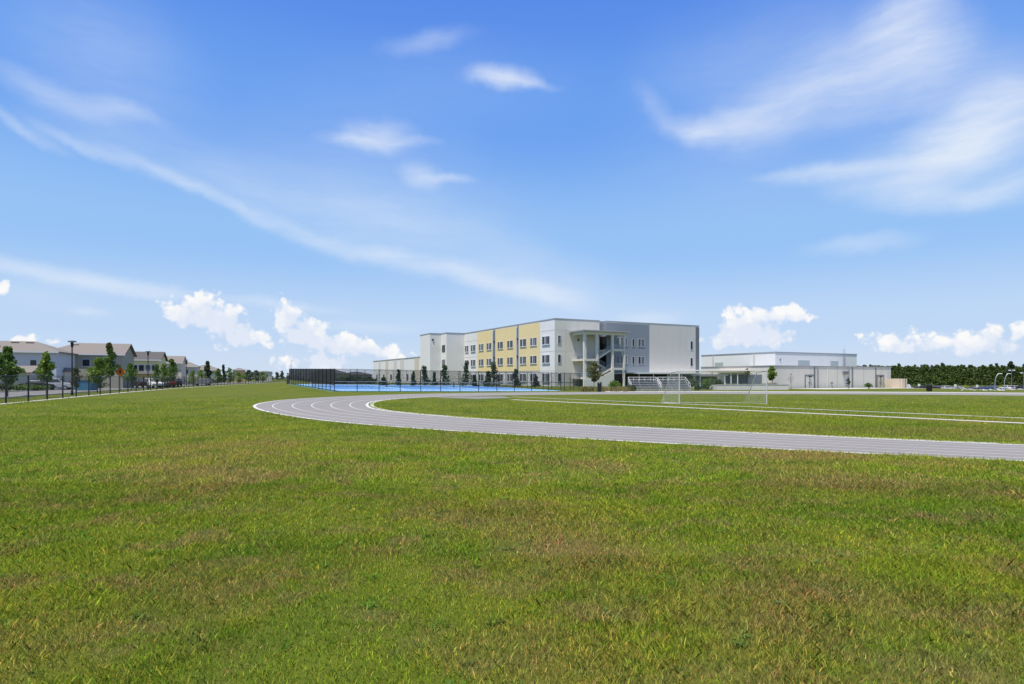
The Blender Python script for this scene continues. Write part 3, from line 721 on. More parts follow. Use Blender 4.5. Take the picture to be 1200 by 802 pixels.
for u0, u1 in ((545.4, 549.0), (552.3, 557.3), (561.7, 567), (570.8, 576.2), (583.7, 589.7), (595, 601.3), (610, 617), (622, 629.3), (636, 644.3)):
    for z in ZW: window_left(u0, u1, z)
for z in ZW: window_right(653.6, 656.8, z, 1.75, 0, 'glass', False)
for u0, u1, gl in ((740.6, 743.2, 'glass'), (747.6, 750.6, 'glass'), (751.0, 755.0, 'shade_glass')):
    for z in (10.3, 6.1): window_right(u0, u1, z, 1.75, 0, gl, False)
for u0, u1 in ((722, 725.5), (727, 730), (732.5, 735)):
    for z in (10.4, 6.2): window_right(u0, u1, z, 1.9, 0, 'shade_glass', False)
for z in (10.1, 5.9): window_right(808.8, 811.4, z, 2.0, 0, 'glass', False)
for k, z in enumerate((10.6, 6.3)):                                    # windows of the stepped far end
    SB().box(a1-.10, a1+.02, sB+b1*.25, sB+b1*.8, z-1, z+1).build('window', 'glass', sch)
SB().box(a1+a2+.6, a1+a2+1.1, sB+b1-.2, sB+b1+.02, 13.0, 13.5).build('wall_lamp', 'black_metal', sch)
# ground floor: near-black sheet paints the shade behind the covered walk
SB().box(tRe+.8, tTr-.2, -.05, .0, -.1, 2.85).build('shade_sheet', 'dark_opening', sch)
cn = SB().box(tu(731), tEnd+8, -3.6, -.1, 2.92, 3.14).build('canopy', 'white_paint', sch)
SB().box(tu(731), tEnd+8, -3.66, -3.605, 2.84, 3.18).build('fascia', 'white_paint', cn)
for i in range(9):
    t = tu(733)+1.3+i*4.35
    if t < tEnd+8: SB().tube((t, -3.4, -.1), (t, -3.4, 2.92), .10).build('post', 'white_paint', cn)
# outside stair
T0, T1, T2, T3 = 4.85, 8.1, 12.3, 15.5; SF = -4.7
st = SB().box(T0-1.1, T3+1.3, SF-1.1, -.08, 12.15, 12.42).build('stair_tower', 'stucco_cap', sch)
SB().box(T0-.3, T3+.3, SF-.3, SF+.25, 11.5, 12.146).build('beam', 'stucco_warm', st)
SB().box(T0-.3, T0+.25, SF+.255, -.08, 11.5, 12.146).build('beam', 'stucco_warm', st)
SB().box(T3-.25, T3+.3, SF+.255, -.08, 11.5, 12.146).build('beam', 'stucco_warm', st)
for t, w in ((T0, .30), (T1, .26), (T2, .26), (T3, .17)):
    SB().box(t-w, t+w, SF-.25, SF+.22, -.3, 11.496).build('column', 'stucco_warm', st)
SB().box(T3-.17, T3+.17, -.7, -.3, -.3, 11.496).build('column', 'stucco_warm', st)
for t0, t1, z in ((T0+.31, T1-.27, 6.05), (T2+.27, T3-.18, 8.35), (T2+.27, T3-.18, 4.1), (T0+.31, T1-.27, 2.0)):
    SB().box(t0-.55, t1+.25, SF+.23, -.09, z-.38, z).build('landing', 'stucco_warm', st)
    SB().box(t0-.6, t1+.3, SF-.36, SF-.26, z-.42, z+.06).build('slab_edge', 'stucco_warm', st)
def flight(ta, za, tb, zb, s0, s1, nm='flight'):
    n = 12; prof = []
    for i in range(n):
        x = ta+(tb-ta)*i/n; z = za+(zb-za)*(i+1)/n; prof += [(x, za+(zb-za)*i/n), (x, z)]
    prof += [(tb, zb), (tb, zb-.35), (ta, za-.35)]
    m = SB(); k = len(prof)
    m.add([(x, s0, z) for x, z in prof]+[(x, s1, z) for x, z in prof], [tuple(range(k)), tuple(range(2*k-1, k-1, -1))]+[(i, k+i, k+(i+1) % k, (i+1) % k) for i in range(k)])
    o = m.build(nm, 'concrete', st)
    for s in (s0-.07,):
        m = SB(); m.add([(ta, s, za-.30), (tb, s, zb-.30), (tb, s, zb+.12), (ta, s, za+.12), (ta, s+.05, za-.30), (tb, s+.05, zb-.30), (tb, s+.05, zb+.12), (ta, s+.05, za+.12)], [(0, 1, 2, 3), (7, 6, 5, 4), (0, 4, 5, 1), (2, 6, 7, 3), (1, 5, 6, 2), (3, 7, 4, 0)])
        m.build('stringer', 'stucco_warm', st)
flight(T1, 6.05, T2, 8.35, SF+.3, SF+2.2); flight(T1, 2.0, T2, 4.1, SF+.3, SF+2.2)
flight(T2, 4.1, T1, 6.05, -2.3, -.3); flight(T2, 0.0, T1, 2.0, -2.3, -.3)
wl = SB(); pr = [(T0-.5, -.3), (T2+.2, -.3), (T2+.2, 3.65), (T1-.3, 1.58), (T0-.5, 1.58)]
wl.add([(x, SF-.42, z) for x, z in pr]+[(x, SF-.27, z) for x, z in pr], [(0, 1, 2, 3, 4), (9, 8, 7, 6, 5)]+[(i, 5+i, 5+(i+1) % 5, (i+1) % 5) for i in range(5)])
wl.build('stair_wall', 'stucco_warm', st)
SB().box(tSl+.05, tRe-.08, 1.45, 1.535, 2.6, 11.6).build('breezeway_shade', 'dark_opening', st)  # dark sheets paint the shade of the open breezeway at the recess
SB().box(tRe-.075, tRe-.062, .05, 1.44, 2.6, 11.6).build('breezeway_shade', 'dark_opening', st)
SB().box(T2+.3, T3, -.12, -.06, -.1, 3.6).build('dark_sheet', 'dark_opening', st)  # near-black sheet on the wall beneath the stair landing
for z in (10.3, 6.2): SB().box(T0+1.2, T0+1.5, -.3, -.065, z, z+.4).build('wall_lamp', 'black_metal', st)
def railing(p, q, zp, zq):
    m = SB(); l = math.hypot(q[0]-p[0], q[1]-p[1]); n = max(2, int(l/.16))
    for hh, r in ((1.08, .035), (.12, .025)): m.tube((p[0], p[1], zp+hh), (q[0], q[1], zq+hh), r, None, 6)
    for i in range(n+1):
        a = i/n; x, s, z = p[0]+(q[0]-p[0])*a, p[1]+(q[1]-p[1])*a, zp+(zq-zp)*a
        m.tube((x, s, z+.1), (x, s, z+1.08), .014, None, 4)
    m.build('railing', 'rail', st)
for z in (6.05, 2.0):
    railing((T0+.3, SF-.05), (T1-.3, SF-.05), z, z); railing((T0, SF+.3), (T0, -.2), z, z)
for z in (8.35, 4.1): railing((T2+.3, SF-.05), (T3-.2, SF-.05), z, z); railing((T3, SF+.3), (T3, -.8), z, z)
railing((T1+.3, SF+.28), (T2-.3, SF+.28), 6.2, 8.2); railing((T1+.3, SF+.28), (T2-.3, SF+.28), 2.15, 3.95)
railing((T2-.3, -2.35), (T1+.3, -2.35), 4.2, 5.95)

# low wing far left of the classroom block
wd = 214.0; WQ = np.array([px(500, 205.0), 205.0])
wing = thing('school_wing', (*WQ, 0), 'long low beige wing left of the three storey school behind the courts', 'building')
def WB(): return MB((WQ[0], WQ[1], 0), RD, LD)
wl_ = along(WQ, LD, 437.5); wz = zat(418.3, 205)
WB().box(0, 16, -3, wl_, -.5, wz).build('wall', 'stucco', wing)
WB().box(-.1, 16.1, -3.1, wl_+.1, wz+.002, wz+.3).build('parapet_cap', 'stucco_cap', wing)
for u0, u1, mt in ((486, 491, 'siding_cream'), (469, 473.5, 'greywall'), (461.5, 465, 'greywall'), (452, 455, 'siding_cream'), (444, 446, 'greywall')):
    WB().box(-.08, .02, along(WQ, LD, u1), along(WQ, LD, u0), 0, wz-.2).build('wall_panel', mt, wing)
for u0 in (441, 449, 457.5, 467, 477, 481.5): WB().box(-.07, .02, along(WQ, LD, u0+1.7), along(WQ, LD, u0), 1.0, 3.2).build('window', 'glass', wing)

# ------------------------------------------------------------------ the gym
gym = thing('gymnasium', (*GC, 0), 'low white gymnasium with a taller set back hall beyond the playing field', 'building')
def GB(): return MB((GC[0], GC[1], 0), RD, LD)
gl = along(GC, RD, 1044.0); zl = zat(429.3, 108)
gs = along(GC, LD, 821.5)
GB().box(0, gl, 0, gs, -.5, zl).build('wall', 'gym_grey', gym)
GB().box(-.08, gl+.08, -.08, gs, zl+.002, zl+.16).build('parapet_cap', 'stucco_cap', gym)
UC = GC+RD*7.5+LD*14; du = UC[1]; UC = np.array([px(908.5, du), du]); zu = zat(413.4, du)
ul = along(UC, RD, 1004.0)
def UB(): return MB((UC[0], UC[1], 0), RD, LD)
us = along(UC, LD, 822.0)
uh = UB().box(0, ul, 0, us, zl-.5, zu).build('upper_hall', 'gym_white', gym)
UB().box(-.08, ul+.08, -.08, us+.05, zu+.002, zu+.18).build('parapet_cap', 'stucco_cap', uh)
def gu(u): return along(GC, RD, u)
def uu(u): return along(UC, RD, u)
for u0, u1, v0, v1 in ((935, 948.5, 422.3, 429.6), (973, 982, 423.2, 429.8)):
    d = (UC+RD*uu(u0))[1]; UB().box(uu(u0), uu(u1), -.08, .02, zat(v1, d), zat(v0, d)).build('louver', 'pale_louver', uh)
for u0, u1 in ((838, 847.5),):
    s0, s1 = along(UC, LD, u1), along(UC, LD, u0); UB().box(-.08, .02, s0, s1, zat(430, du+s0*.5), zat(424, du+s0*.5)).build('louver', 'pale_louver', uh)
for u in (884, 836):
    s = along(UC, LD, u); UB().box(-.15, .02, s-.2, s+.2, zl, zu-.1).build('downpipe', 'greywall', uh)
UB().box(1.3, 1.5, -.12, 0, zu-1.6, zu-1.2).build('wall_lamp', 'darktrim', uh)
lt = uu(988); ld = UB()
for dx in (-.28, .28): ld.tube((lt+dx, -.25, zl), (lt+dx, -.25, zu+1.1), .04, None, 5)
for i in range(16): ld.tube((lt-.28, -.25, zl+.3*i+.2), (lt+.28, -.25, zl+.3*i+.2), .02, None, 4)
ld.build('ladder', 'rail', uh)
for u0, u1, mt in ((953.6, 954.8, 'darktrim'), (957.0, 958.8, 'stucco_cap'), (993.6, 995.2, 'stucco_cap'), (998.0, 998.8, 'darktrim'), (1025.6, 1026.3, 'darktrim'), (969.8, 970.2, 'greywall')):
    GB().box(gu(u0), gu(u1), -.12, .02, -.2, zl-.02).build('pilaster', mt, gym)
def gdoor(u0, u1, mt, canopy=True):
    a, b = gu(u0), gu(u1); o = GB().box(a, b, -.09, .02, -.05, 2.25).build('door', mt, gym)
    fr = GB()
    for (x0, x1, z0, z1) in ((a-.1, a-.004, -.05, 2.35), (b+.004, b+.1, -.05, 2.35), (a-.1, b+.1, 2.354, 2.46), ((a+b)/2-.03, (a+b)/2+.03, -.05, 2.25)): fr.box(x0, x1, -.15, .01, z0, z1)
    fr.build('door_frame', 'darktrim', o)
    GB().box((a+b)/2-.3, (a+b)/2-.1, -.2, -.1, .95, 1.1).build('handle', 'black_metal', o)
    if canopy: GB().box((a+b)/2-.25, (a+b)/2+.25, -.35, -.16, 2.0, 2.2).build('wall_lamp', 'black_metal', o)
gdoor(943.5, 953, 'gym_grey'); gdoor(1027.5, 1035, 'beige')
GB().box(gu(987.4), gu(992.2), -.4, -.01, 2.55, 3.15).build('air_handler', 'darktrim', gym)
GB().box(gu(973.8), gu(974.8), -.2, -.01, .8, 1.1).build('hose_box', 'darktrim', gym)
for u in (950, 981, 1000, 1012, 1033): GB().box(gu(u), gu(u)+.06, -.03, -.002, 0, zl).build('control_joint', 'stucco_cap', gym)
# covered walk before the gym's left face
cv = thing('covered_walk', (*(GC+LD*6-RD*6), 0), 'flat roofed covered walkway on white posts beside the gymnasium', 'canopy')
CV = GC+LD*3-RD*1.0
def CB(): return MB((CV[0], CV[1], 0), RD, LD)
d_ = CV[1]+8; sA, sE = along(CV, LD, 874), along(CV, LD, 839)
CB().box(-1.8, .9, sA, sE, 2.95, 3.2).build('roof', 'beige', cv)
for k in range(5):
    s = sA+.5+(sE-sA-1)*k/4; CB().tube((-1.5, s, 0), (-1.5, s, 2.95), .09).build('post', 'white_paint', cv)
GB().box(-.1, .02, along(GC, LD, 893), along(GC, LD, 851), .9, 2.5).build('window_band', 'shade_glass', gym)
# block wall planter
pw = gp(840, 457.2); pq = gp(924, 457.0)
pl = thing('planter_wall', (*pw, 0), 'grey block planter wall at the foot of the gymnasium', 'wall')
m = MB((*pw, 0), ((pq[0]-pw[0])/math.dist(pw, pq), (pq[1]-pw[1])/math.dist(pw, pq)), (-(pq[1]-pw[1])/math.dist(pw, pq), (pq[0]-pw[0])/math.dist(pw, pq)))
Lp = math.dist(pw, pq); m.box(0, Lp, 0, .3, -.1, .78).box(Lp-.3, Lp, .3, 2.6, -.1, .78).box(0, .3, .3, 2.6, -.1, .78); m.build('block_wall', 'gym_grey', pl)
m2 = MB(m.o, m.ex, m.ey); m2.box(-.04, Lp+.04, -.04, .34, .782, .86); m2.build('coping', 'concrete', pl)
m3 = MB(m.o, m.ex, m.ey); m3.box(.3, Lp-.3, .3, 2.6, -.1, .68); m3.build('soil', 'bark', pl)
# screen wall at the gym's far end
EP = GC+RD*(gl+.3)-LD*3
en = thing('screen_wall', (*EP, 0), 'short tan screen wall with a gate at the right end of the gymnasium', 'wall')
E_ = MB((*EP, 0), RD, LD); el_ = along(EP, RD, 1057.2); E_.box(0, el_, 0, .3, -.3, 1.75); E_.box(el_-.3, el_, .3, 4, -.3, 1.75); E_.build('block_wall', 'tan', en)
MB((*EP, 0), RD, LD).box(el_*.28, el_*.40, -.06, -.003, 0, 1.7).build('gate', 'darktrim', en)
strip('gym_walk', np.array([GC+RD*t-LD*1.0 for t in np.linspace(2, gl+6, 30)]), np.array([GC+RD*t-LD*8.5 for t in np.linspace(2, gl+6, 30)]), .012, 'concrete')
wx = [gp(u, 457.9) for u in np.linspace(700, 1062, 40)]; wy = [gp(u, 457.0) for u in np.linspace(700, 1062, 40)]

# pavilion behind the bleachers
PV = np.array([px(822, 104), 104.0])
pv = thing('pavilion', (*PV, 0), 'small open pavilion with a dark flat roof behind the bleachers', 'pavilion')
def PB(): return MB((*PV, 0), (1, 0), (0, 1))
PB().box(-.5, 4.4, -.4, 4, 2.25, 2.5).build('roof', 'darktrim', pv)
for x in (-.2, 4.0):
    for y in (0, 3.6): PB().tube((x, y, 0), (x, y, 2.25), .09).build('post', 'white_paint', pv)
PB().box(0, 3.8, 3.4, 3.5, 0, 2.2).build('back_wall', 'darktrim', pv)

# ------------------------------------------------------------------ bleachers, goal, bins
def bleachers(x, y, label):
    r = thing('bleachers', (x, y, 0), label, 'bleachers', 'aluminium bleachers beside the track')
    W = 4.05; n = 5
    for i in range(n):
        yy = i*.62; z = .30+i*.24
        MB((x, y, 0)).box(0, W, yy, yy+.26, z+.16, z+.20).build('seat_plank', 'alu', r)
        MB((x, y, 0)).box(0, W, yy-.32, yy-.06, z-.08, z-.04).build('foot_plank', 'alu', r)
        MB((x, y, 0)).box(0, W, yy+.27, yy+.29, z-.02, z+.14).build('riser', 'darktrim', r)
    f = MB((x, y, 0))
    for k in range(4):
        xx = .2+k*(W-.4)/3
        f.tube((xx, -.3, .03), (xx, n*.62, .03), .03, None, 5).tube((xx, -.2, .1), (xx, n*.62-.3, .30+(n-1)*.24), .03, None, 5)
        for i in range(n): f.tube((xx, i*.62+.1, .02), (xx, i*.62+.1, .44+i*.24), .025, None, 5)
    f.build('frame', 'alu', r)
    g = MB((x, y, 0)); yb = n*.62; zt = 2.0
    for hh in (zt, zt-.35, zt-.7): g.tube((0, yb, hh), (W, yb, hh), .024, None, 5)
    for k in range(6): g.tube((W*k/5, yb, .03), (W*k/5, yb, zt), .024, None, 5)
    for xx in (0, W):
        g.tube((xx, yb, zt), (xx, .5, 1.05), .024, None, 5).tube((xx, yb, zt-.45), (xx, .5, .62), .02, None, 5)
        for i in range(4): yy = .5+i*(yb-.5)/3; g.tube((xx, yy, .03), (xx, yy, 1.05+(zt-1.05)*i/3), .022, None, 5)
    g.build('guard_rail', 'white_paint', r)
    fence_panel([((x, y+yb+.03), (x+W, y+yb+.03), 0, 0, zt, zt)], .9).build('guard_mesh', 'netting_alu', r)
    return r
M['netting_alu'] = wire_mat('grey guard mesh', .05, .004, (.4, .4, .4))
bleachers(px(741, 86.5), 86.5, 'aluminium bleachers nearer the outside stair, left one of the pair')
bleachers(px(776.5, 86.5), 86.5, 'aluminium bleachers seen through the left side of the goal')

M['goal_paint'] = pm('weathered white paint', (.55, .55, .53), .6, .08)
gf_ = thing('soccer_goal', (12.1, 44.6, 0), 'white soccer goal with netting standing on the infield grass', 'goal')
F1 = Vector((12.15, 44.6, 0)); F2 = Vector((18.2, 43.9, 0)); DV = Vector((-.78, 2.0, 0)); HT = 2.42; UP = Vector((0, 0, 1))
for p in (F1, F2): MB().tube(p, p+UP*HT, .045).build('goal_post', 'goal_paint', gf_)
MB().tube(F1+UP*HT, F2+UP*HT, .045).build('crossbar', 'goal_paint', gf_)
bk = MB()
for p in (F1, F2):
    t = p+UP*(HT-.02); m_ = p+DV*.45+UP*(HT-.12); b_ = p+DV
    bk.tube(t, m_, .035).tube(m_, b_+UP*.05, .035).tube(b_+UP*.03, p+UP*.03, .014)
bk.tube(F1+DV+UP*.03, F2+DV+UP*.03, .018); bk.build('rear_frame', 'goal_paint', gf_)
nm_ = MB(); nm_.uv = []
def netq(a, b, c, d, w, h): nm_.add([tuple(a), tuple(b), tuple(c), tuple(d)], [(0, 1, 2, 3)]); nm_.uv.extend([(0, 0), (w, 0), (w, h), (0, h)])
ma, mb_ = F1+DV*.45+UP*(HT-.12), F2+DV*.45+UP*(HT-.12)
netq(F1+DV+UP*.05, F2+DV+UP*.05, mb_, ma, 6.1, 2.55); netq(ma, mb_, F2+UP*HT, F1+UP*HT, 6.1, .95)
for p in (F1, F2): netq(p+UP*.05, p+DV+UP*.05, p+DV*.45+UP*(HT-.12), p+UP*HT, 2.1, 2.3)
nm_.build('net', 'goal_net', gf_)

def bin_(x, y, w, h, mat, label, name='trash_bin', cat='bin', z=0):
    r = thing(name, (x, y, z), label, cat)
    MB((x, y, z)).tube((0, 0, 0), (0, 0, h*.86), w*.42, w*.5, 14).build('body', mat, r)
    MB((x, y, z)).tube((0, 0, h*.865), (0, 0, h), w*.54, w*.3, 14).build('lid', mat, r); return r
bin_(px(702.6, 83.5), 83.5, .62, 1.35, 'black_metal', 'tall black bin on the grass in front of the outside stair')
bin_(px(1089, 86.5), 86.5, .8, .95, 'black_metal', 'black barrel bin standing beyond the track before the woods')

# ------------------------------------------------------------------ planting round the school
tree('young_tree', px(696, 88), 88, zat(425.5, 88), 2.6, .36, 'leaf_olive', 'slender young tree in front of the white stair wall', n=1500, leafs=.13, trunk_r=.05)
bush('round_shrub', px(722, 92), 92, 2.6, 1.75, 'leaf_green', 'bright green shrub at the foot of the outside stair', n=900)
bush('round_shrub', px(739.5, 86), 86, 1.6, .95, 'leaf_dark', 'low dark shrub against the left end of the bleachers', n=500)
tree('planter_tree', px(905, 103), 103, zat(430, 103), 2.1, .42, 'leaf_bright', 'small rounded green tree rising from the planter wall', n=1600, leafs=.13, trunk_r=.07)
bush('planter_shrub', px(903, 100.5), 100.5, 3.6, 1.25, 'leaf_olive', 'sprawling olive shrub under the planter tree', n=900, leafs=.1)
bush('planter_shrub', px(870, 100.5), 100.5, 3.6, 1.15, 'leaf_olive', 'low olive shrub in the planter under the covered walk', n=700, leafs=.1)
bush('round_shrub', px(1018.3, 106), 106, 1.5, 1.15, 'leaf_green', 'small round shrub alone by the gymnasium wall', n=700, leafs=.08)
tree('bare_tree', px(927, 100), 100, zat(437.5, 100), 1.5, .45, 'leaf_olive', 'thin nearly leafless sapling before the grey gymnasium wall', n=70, leafs=.07, trunk_r=.045)
tree('young_tree', px(994, 106), 106, zat(444, 106), 1.0, .45, 'leaf_dark', 'thin dark sapling beside the gymnasium downpipe', n=240, leafs=.09, trunk_r=.05)
for k, (u, d, w, h, lab) in enumerate(((815, 95, 3.2, 1.9, 'dense dark shrub right of the bleachers under the canopy'), (829, 98, 2.4, 2.1, 'leafy shrub inside the left half of the pavilion'), (841, 99, 2.0, 1.9, 'dark shrub beside the white pavilion post'),
        (818, 91, 1.3, .8, 'low round dark shrub by the right bleachers end'), (800, 99, 3.6, 1.8, 'dark shrub half hidden behind the right bleachers'))):
    bush('hedge_shrub', px(u, d), d, w, h, 'leaf_dark' if k != 1 else 'leaf_green', lab, n=700)
tree('young_tree', px(876, 97), 97, zat(432.5, 97), 1.4, .6, 'leaf_dark', 'thin dark leaved tree under the end of the covered walk', n=330, leafs=.1, trunk_r=.05)
og = []
for k in range(46):
    u = rng.uniform(676, 742); d = rng.uniform(84, 90); x = px(u, d)
    n = 26; a = rng.uniform(0, 6.28, n); r = rng.uniform(.1, .5, n); hgt = rng.uniform(.3, .75, n); w = .02
    b0 = np.c_[x+rng.normal(0, .1, n), d+rng.normal(0, .1, n), np.zeros(n)]
    og.append(np.stack([b0-np.array([w, 0, 0]), b0+np.array([w, 0, 0]), b0+np.c_[np.cos(a)*r+w, np.sin(a)*r, hgt], b0+np.c_[np.cos(a)*r-w, np.sin(a)*r, hgt]], 1).reshape(-1, 3))
tag(np_mesh('ornamental_grass', np.concatenate(og), 4, 'straw', kind='stuff'), 'straw coloured ornamental grass bed along the foot of the stair', 'grass')
ev = [(450, 128, 2.0, 1.6, 'squat dark evergreen at the far edge of the courts'), (466, 128, 1.2, 3.2, 'narrow dark evergreen before the low beige wing'), (485, 128, 1.1, 2.9, 'second narrow evergreen before the low beige wing'),
      (497, 132, 2.6, 4.1, 'broad dark evergreen left of the stepped school end'), (508.5, 132, 1.2, 2.8, 'small slim evergreen between two broad ones at the stepped end'), (520, 132, 3.0, 4.4, 'broad dark evergreen under the stepped school end'),
      (546, 132, 2.4, 5.3, 'tall pointed evergreen at the start of the white window bay'), (578, 131, 3.2, 5.2, 'tallest broad evergreen before the first dark recess strip'), (571, 130, 2.0, 3.2, 'short evergreen crowding the left of the tallest one'),
      (604, 131, 2.4, 3.6, 'bushy evergreen before the second dark recess strip'), (628, 131, 1.6, 2.2, 'small evergreen under the last yellow bay'), (556, 132, 1.6, 2.4, 'small evergreen right of the tall pointed one')]
for u, d, w, h, lab in ev:
    tree('evergreen_tree', px(u, d), d, h, w*1.35, .06, 'leaf_dark', lab, group='dark evergreens along the school front', shape='cone', n=1100, leafs=.17, trunk_r=.09)

# ------------------------------------------------------------------ houses along the street
GX = np.array([.93, .367]); GX /= np.linalg.norm(GX); GY = np.array([-GX[1], GX[0]])
def house(u, d, ln, dp, ze, zr, wallm, roofm, label, hip=(True, False), wins=(), name='house', vents=()):
    """u,d: near right corner; ridge runs along GX; hip=(left,right)"""
    o = np.array([px(u, d), d]); r = thing(name, (*o, 0), label, 'house', 'houses along the street')
    B = lambda: MB((*o, 0), GX, GY)
    wl = B().box(-ln, 0, 0, dp, -.3, ze)
    if not hip[1]: wl.add([(0, 0, ze), (0, dp, ze), (0, dp/2, zr-.08)], [(0, 1, 2)])
    if not hip[0]: wl.add([(-ln, 0, ze), (-ln, dp/2, zr-.08), (-ln, dp, ze)], [(0, 1, 2)])
    wl.build('wall', wallm, r)
    e = .45; x0 = -ln+(dp*.42 if hip[0] else -e); x1 = (-dp*.42 if hip[1] else e); m = dp/2
    zz = ze-.08; t = .16
    rf = B()
    for dz in (0, t):
        rf.add([(-ln-e, -e, zz+dz), (e, -e, zz+dz), (e, dp+e, zz+dz), (-ln-e, dp+e, zz+dz), (x0, m, zr+dz), (x1, m, zr+dz)], [(0, 1, 5, 4), (2, 3, 4, 5)]+([(1, 2, 5)] if hip[1] else [])+([(3, 0, 4)] if hip[0] else []))
    rf.add([(-ln-e, -e, zz), (e, -e, zz), (e, dp+e, zz), (-ln-e, dp+e, zz), (-ln-e, -e, zz+t), (e, -e, zz+t), (e, dp+e, zz+t), (-ln-e, dp+e, zz+t)], [(0, 1, 5, 4), (2, 3, 7, 6)]+([(1, 2, 6, 5)] if hip[1] else [])+([(3, 0, 4, 7)] if hip[0] else []))
    ro = rf.build('roof', roofm, r)
    B().box(-ln-e, e, -e-.05, -e-.004, zz-.06, zz+t).build('gutter', 'frame', ro)
    for vx in vents: B().box(vx-.5, vx+.5, m-1.2, m-.7, zr-(zr-ze)*.28, zr-(zr-ze)*.28+.42).build('vent', 'roof_dark', ro)
    for wx0, wz0, ww, wh in wins:
        f = B(); f.box(wx0-.1, wx0+ww+.1, -.06, -.003, wz0-.1, wz0+wh+.1); f_ = f.build('window', 'frame', r)
        B().box(wx0, wx0+ww, -.09, -.061, wz0, wz0+wh).build('pane', 'glass', f_)
    return r, B
h1, B1 = house(66, 98, 13, 10, 6.0, 7.75, 'siding_blue', 'roof_tan', 'pale blue two storey house with a tan hip roof at the left edge', (True, True), ((-6.6, 3.4, 1.0, 1.3), (-3.4, 3.4, .8, 1.3)), vents=(-6.6, -4.6))
lean = B1().box(-9.5, -2.5, -3.0, -.01, -.3, 2.6).build('porch_wall', 'siding_white', h1)
m = B1(); m.add([(-9.8, -3.4, 2.6), (-2.2, -3.4, 2.6), (-2.2, -.01, 3.7), (-9.8, -.01, 3.7), (-9.8, -3.4, 2.75), (-2.2, -3.4, 2.75), (-2.2, -.01, 3.85), (-9.8, -.01, 3.85)], [(3, 2, 1, 0), (4, 5, 6, 7), (0, 1, 5, 4), (1, 2, 6, 5), (3, 0, 4, 7)]); m.build('porch_roof', 'roof_tan', h1)
h2, B2 = house(144, 112, 12.4, 10, 6.1, 8.2, 'siding_grey', 'roof_tan', 'grey green two storey house with a tan roof and front garage', (True, False), ((-6.2, 4.0, 1.1, 1.2), (-2.2, 3.6, .9, 1.3)), vents=(-8.2,))
gm_ = B2().box(-15, -6.5, -9.0, -1.0, -.3, 3.0).build('garage_wall', 'siding_white', h2)
m = B2(); m.add([(-15.5, -9.5, 2.95), (-6, -9.5, 2.95), (-6, -.6, 2.95), (-15.5, -.6, 2.95), (-15.5, -5, 4.9), (-8.2, -5, 4.9)], [(0, 1, 5, 4), (2, 3, 4, 5), (1, 2, 5), (3, 0, 4), (3, 2, 1, 0)]); m.build('garage_roof', 'roof_tan', h2)
B2().box(-11, -7.2, -9.06, -9.003, 0, 2.2).build('garage_door', 'frame', h2)
h3, B3 = house(187, 146, 9.6, 10, 6.1, 8.1, 'siding_yellow', 'roof_grey', 'pale yellow two storey house under a dark grey roof', (False, False), tuple((-5.6+i*1.35, 3.5, 1.0, 1.4) for i in range(4))+((-9.0, 3.4, 1.1, 1.6),))
m = B3(); m.add([(-8.5, -2.6, 2.7), (0.3, -2.6, 2.7), (.3, -.01, 3.3), (-8.5, -.01, 3.3), (-8.5, -2.6, 2.85), (.3, -2.6, 2.85), (.3, -.01, 3.45), (-8.5, -.01, 3.45)], [(3, 2, 1, 0), (4, 5, 6, 7), (0, 1, 5, 4), (1, 2, 6, 5), (3, 0, 4, 7)]); m.build('porch_roof', 'roof_grey', h3)
house(212.5, 172, 9.0, 10, 6.0, 8.0, 'siding_cream', 'roof_tan', 'cream house behind the yellow one, tan roof half hidden by young trees', (False, False), ((-1.8, 3.2, .9, 1.5), (-4.5, 3.2, .9, 1.5)))
house(231, 205, 7.2, 9, 5.6, 7.6, 'siding_pink', 'roof_tan', 'rose grey house with a small hip roof and one dark upper window', (False, True), ((-3.4, 3.2, .8, 1.4), (-1.4, 3.4, .7, 1.0)))
house(257, 250, 11, 10, 5.0, 7.0, 'siding_cream', 'roof_tan', 'far tan roofed house showing between two dark conical trees', (True, True), ((-4, 3, 1, 1.2),))
ho, _ = house(287, 240, 4.4, 6, 5.0, 5.6, 'siding_ochre', 'roof_tan', 'small ochre block with a flat overhanging roof far down the street', (True, True), ((-3, 3, .9, 1.1),))
house(318.5, 330, 6.5, 8, 5.2, 5.5, 'siding_white', 'roof_grey', 'smallest grey white house at the far end of the boundary fence', (True, True), ((-3, 2.5, 1, 1.2),))
# dark roofed buildings beyond the courts
def low_building(u, d, ln, ze, zr, wallm, label, group):
    o = np.array([px(u, d), d]); r = thing('low_building', (*o, 0), label, 'building', group); B = lambda: MB((*o, 0), GX, GY)
    B().box(-ln, 0, 0, 9, -.3, ze).build('wall', wallm, r)
    m = B(); m.add([(-ln-.6, -.6, ze), (.6, -.6, ze), (.6, 9.6, ze), (-ln-.6, 9.6, ze), (-ln+3.5, 4.5, zr), (-3.5, 4.5, zr)], [(0, 1, 5, 4), (2, 3, 4, 5), (1, 2, 5), (3, 0, 4), (3, 2, 1, 0)]); m.build('roof', 'roof_dark', r)
    for k in range(3): B().box(-ln+1.5+k*(ln/3), -ln+2.7+k*(ln/3), -.06, -.003, .8, 2.2).build('window', 'glass', r)
low_building(409, 190, 11, 3.2, 4.5, 'siding_grey', 'low grey building with a dark hip roof behind the left of the courts', 'low buildings beyond the courts')
low_building(436, 196, 9, 2.9, 3.9, 'siding_grey', 'low dark roofed building just left of the beige wing', 'low buildings beyond the courts')
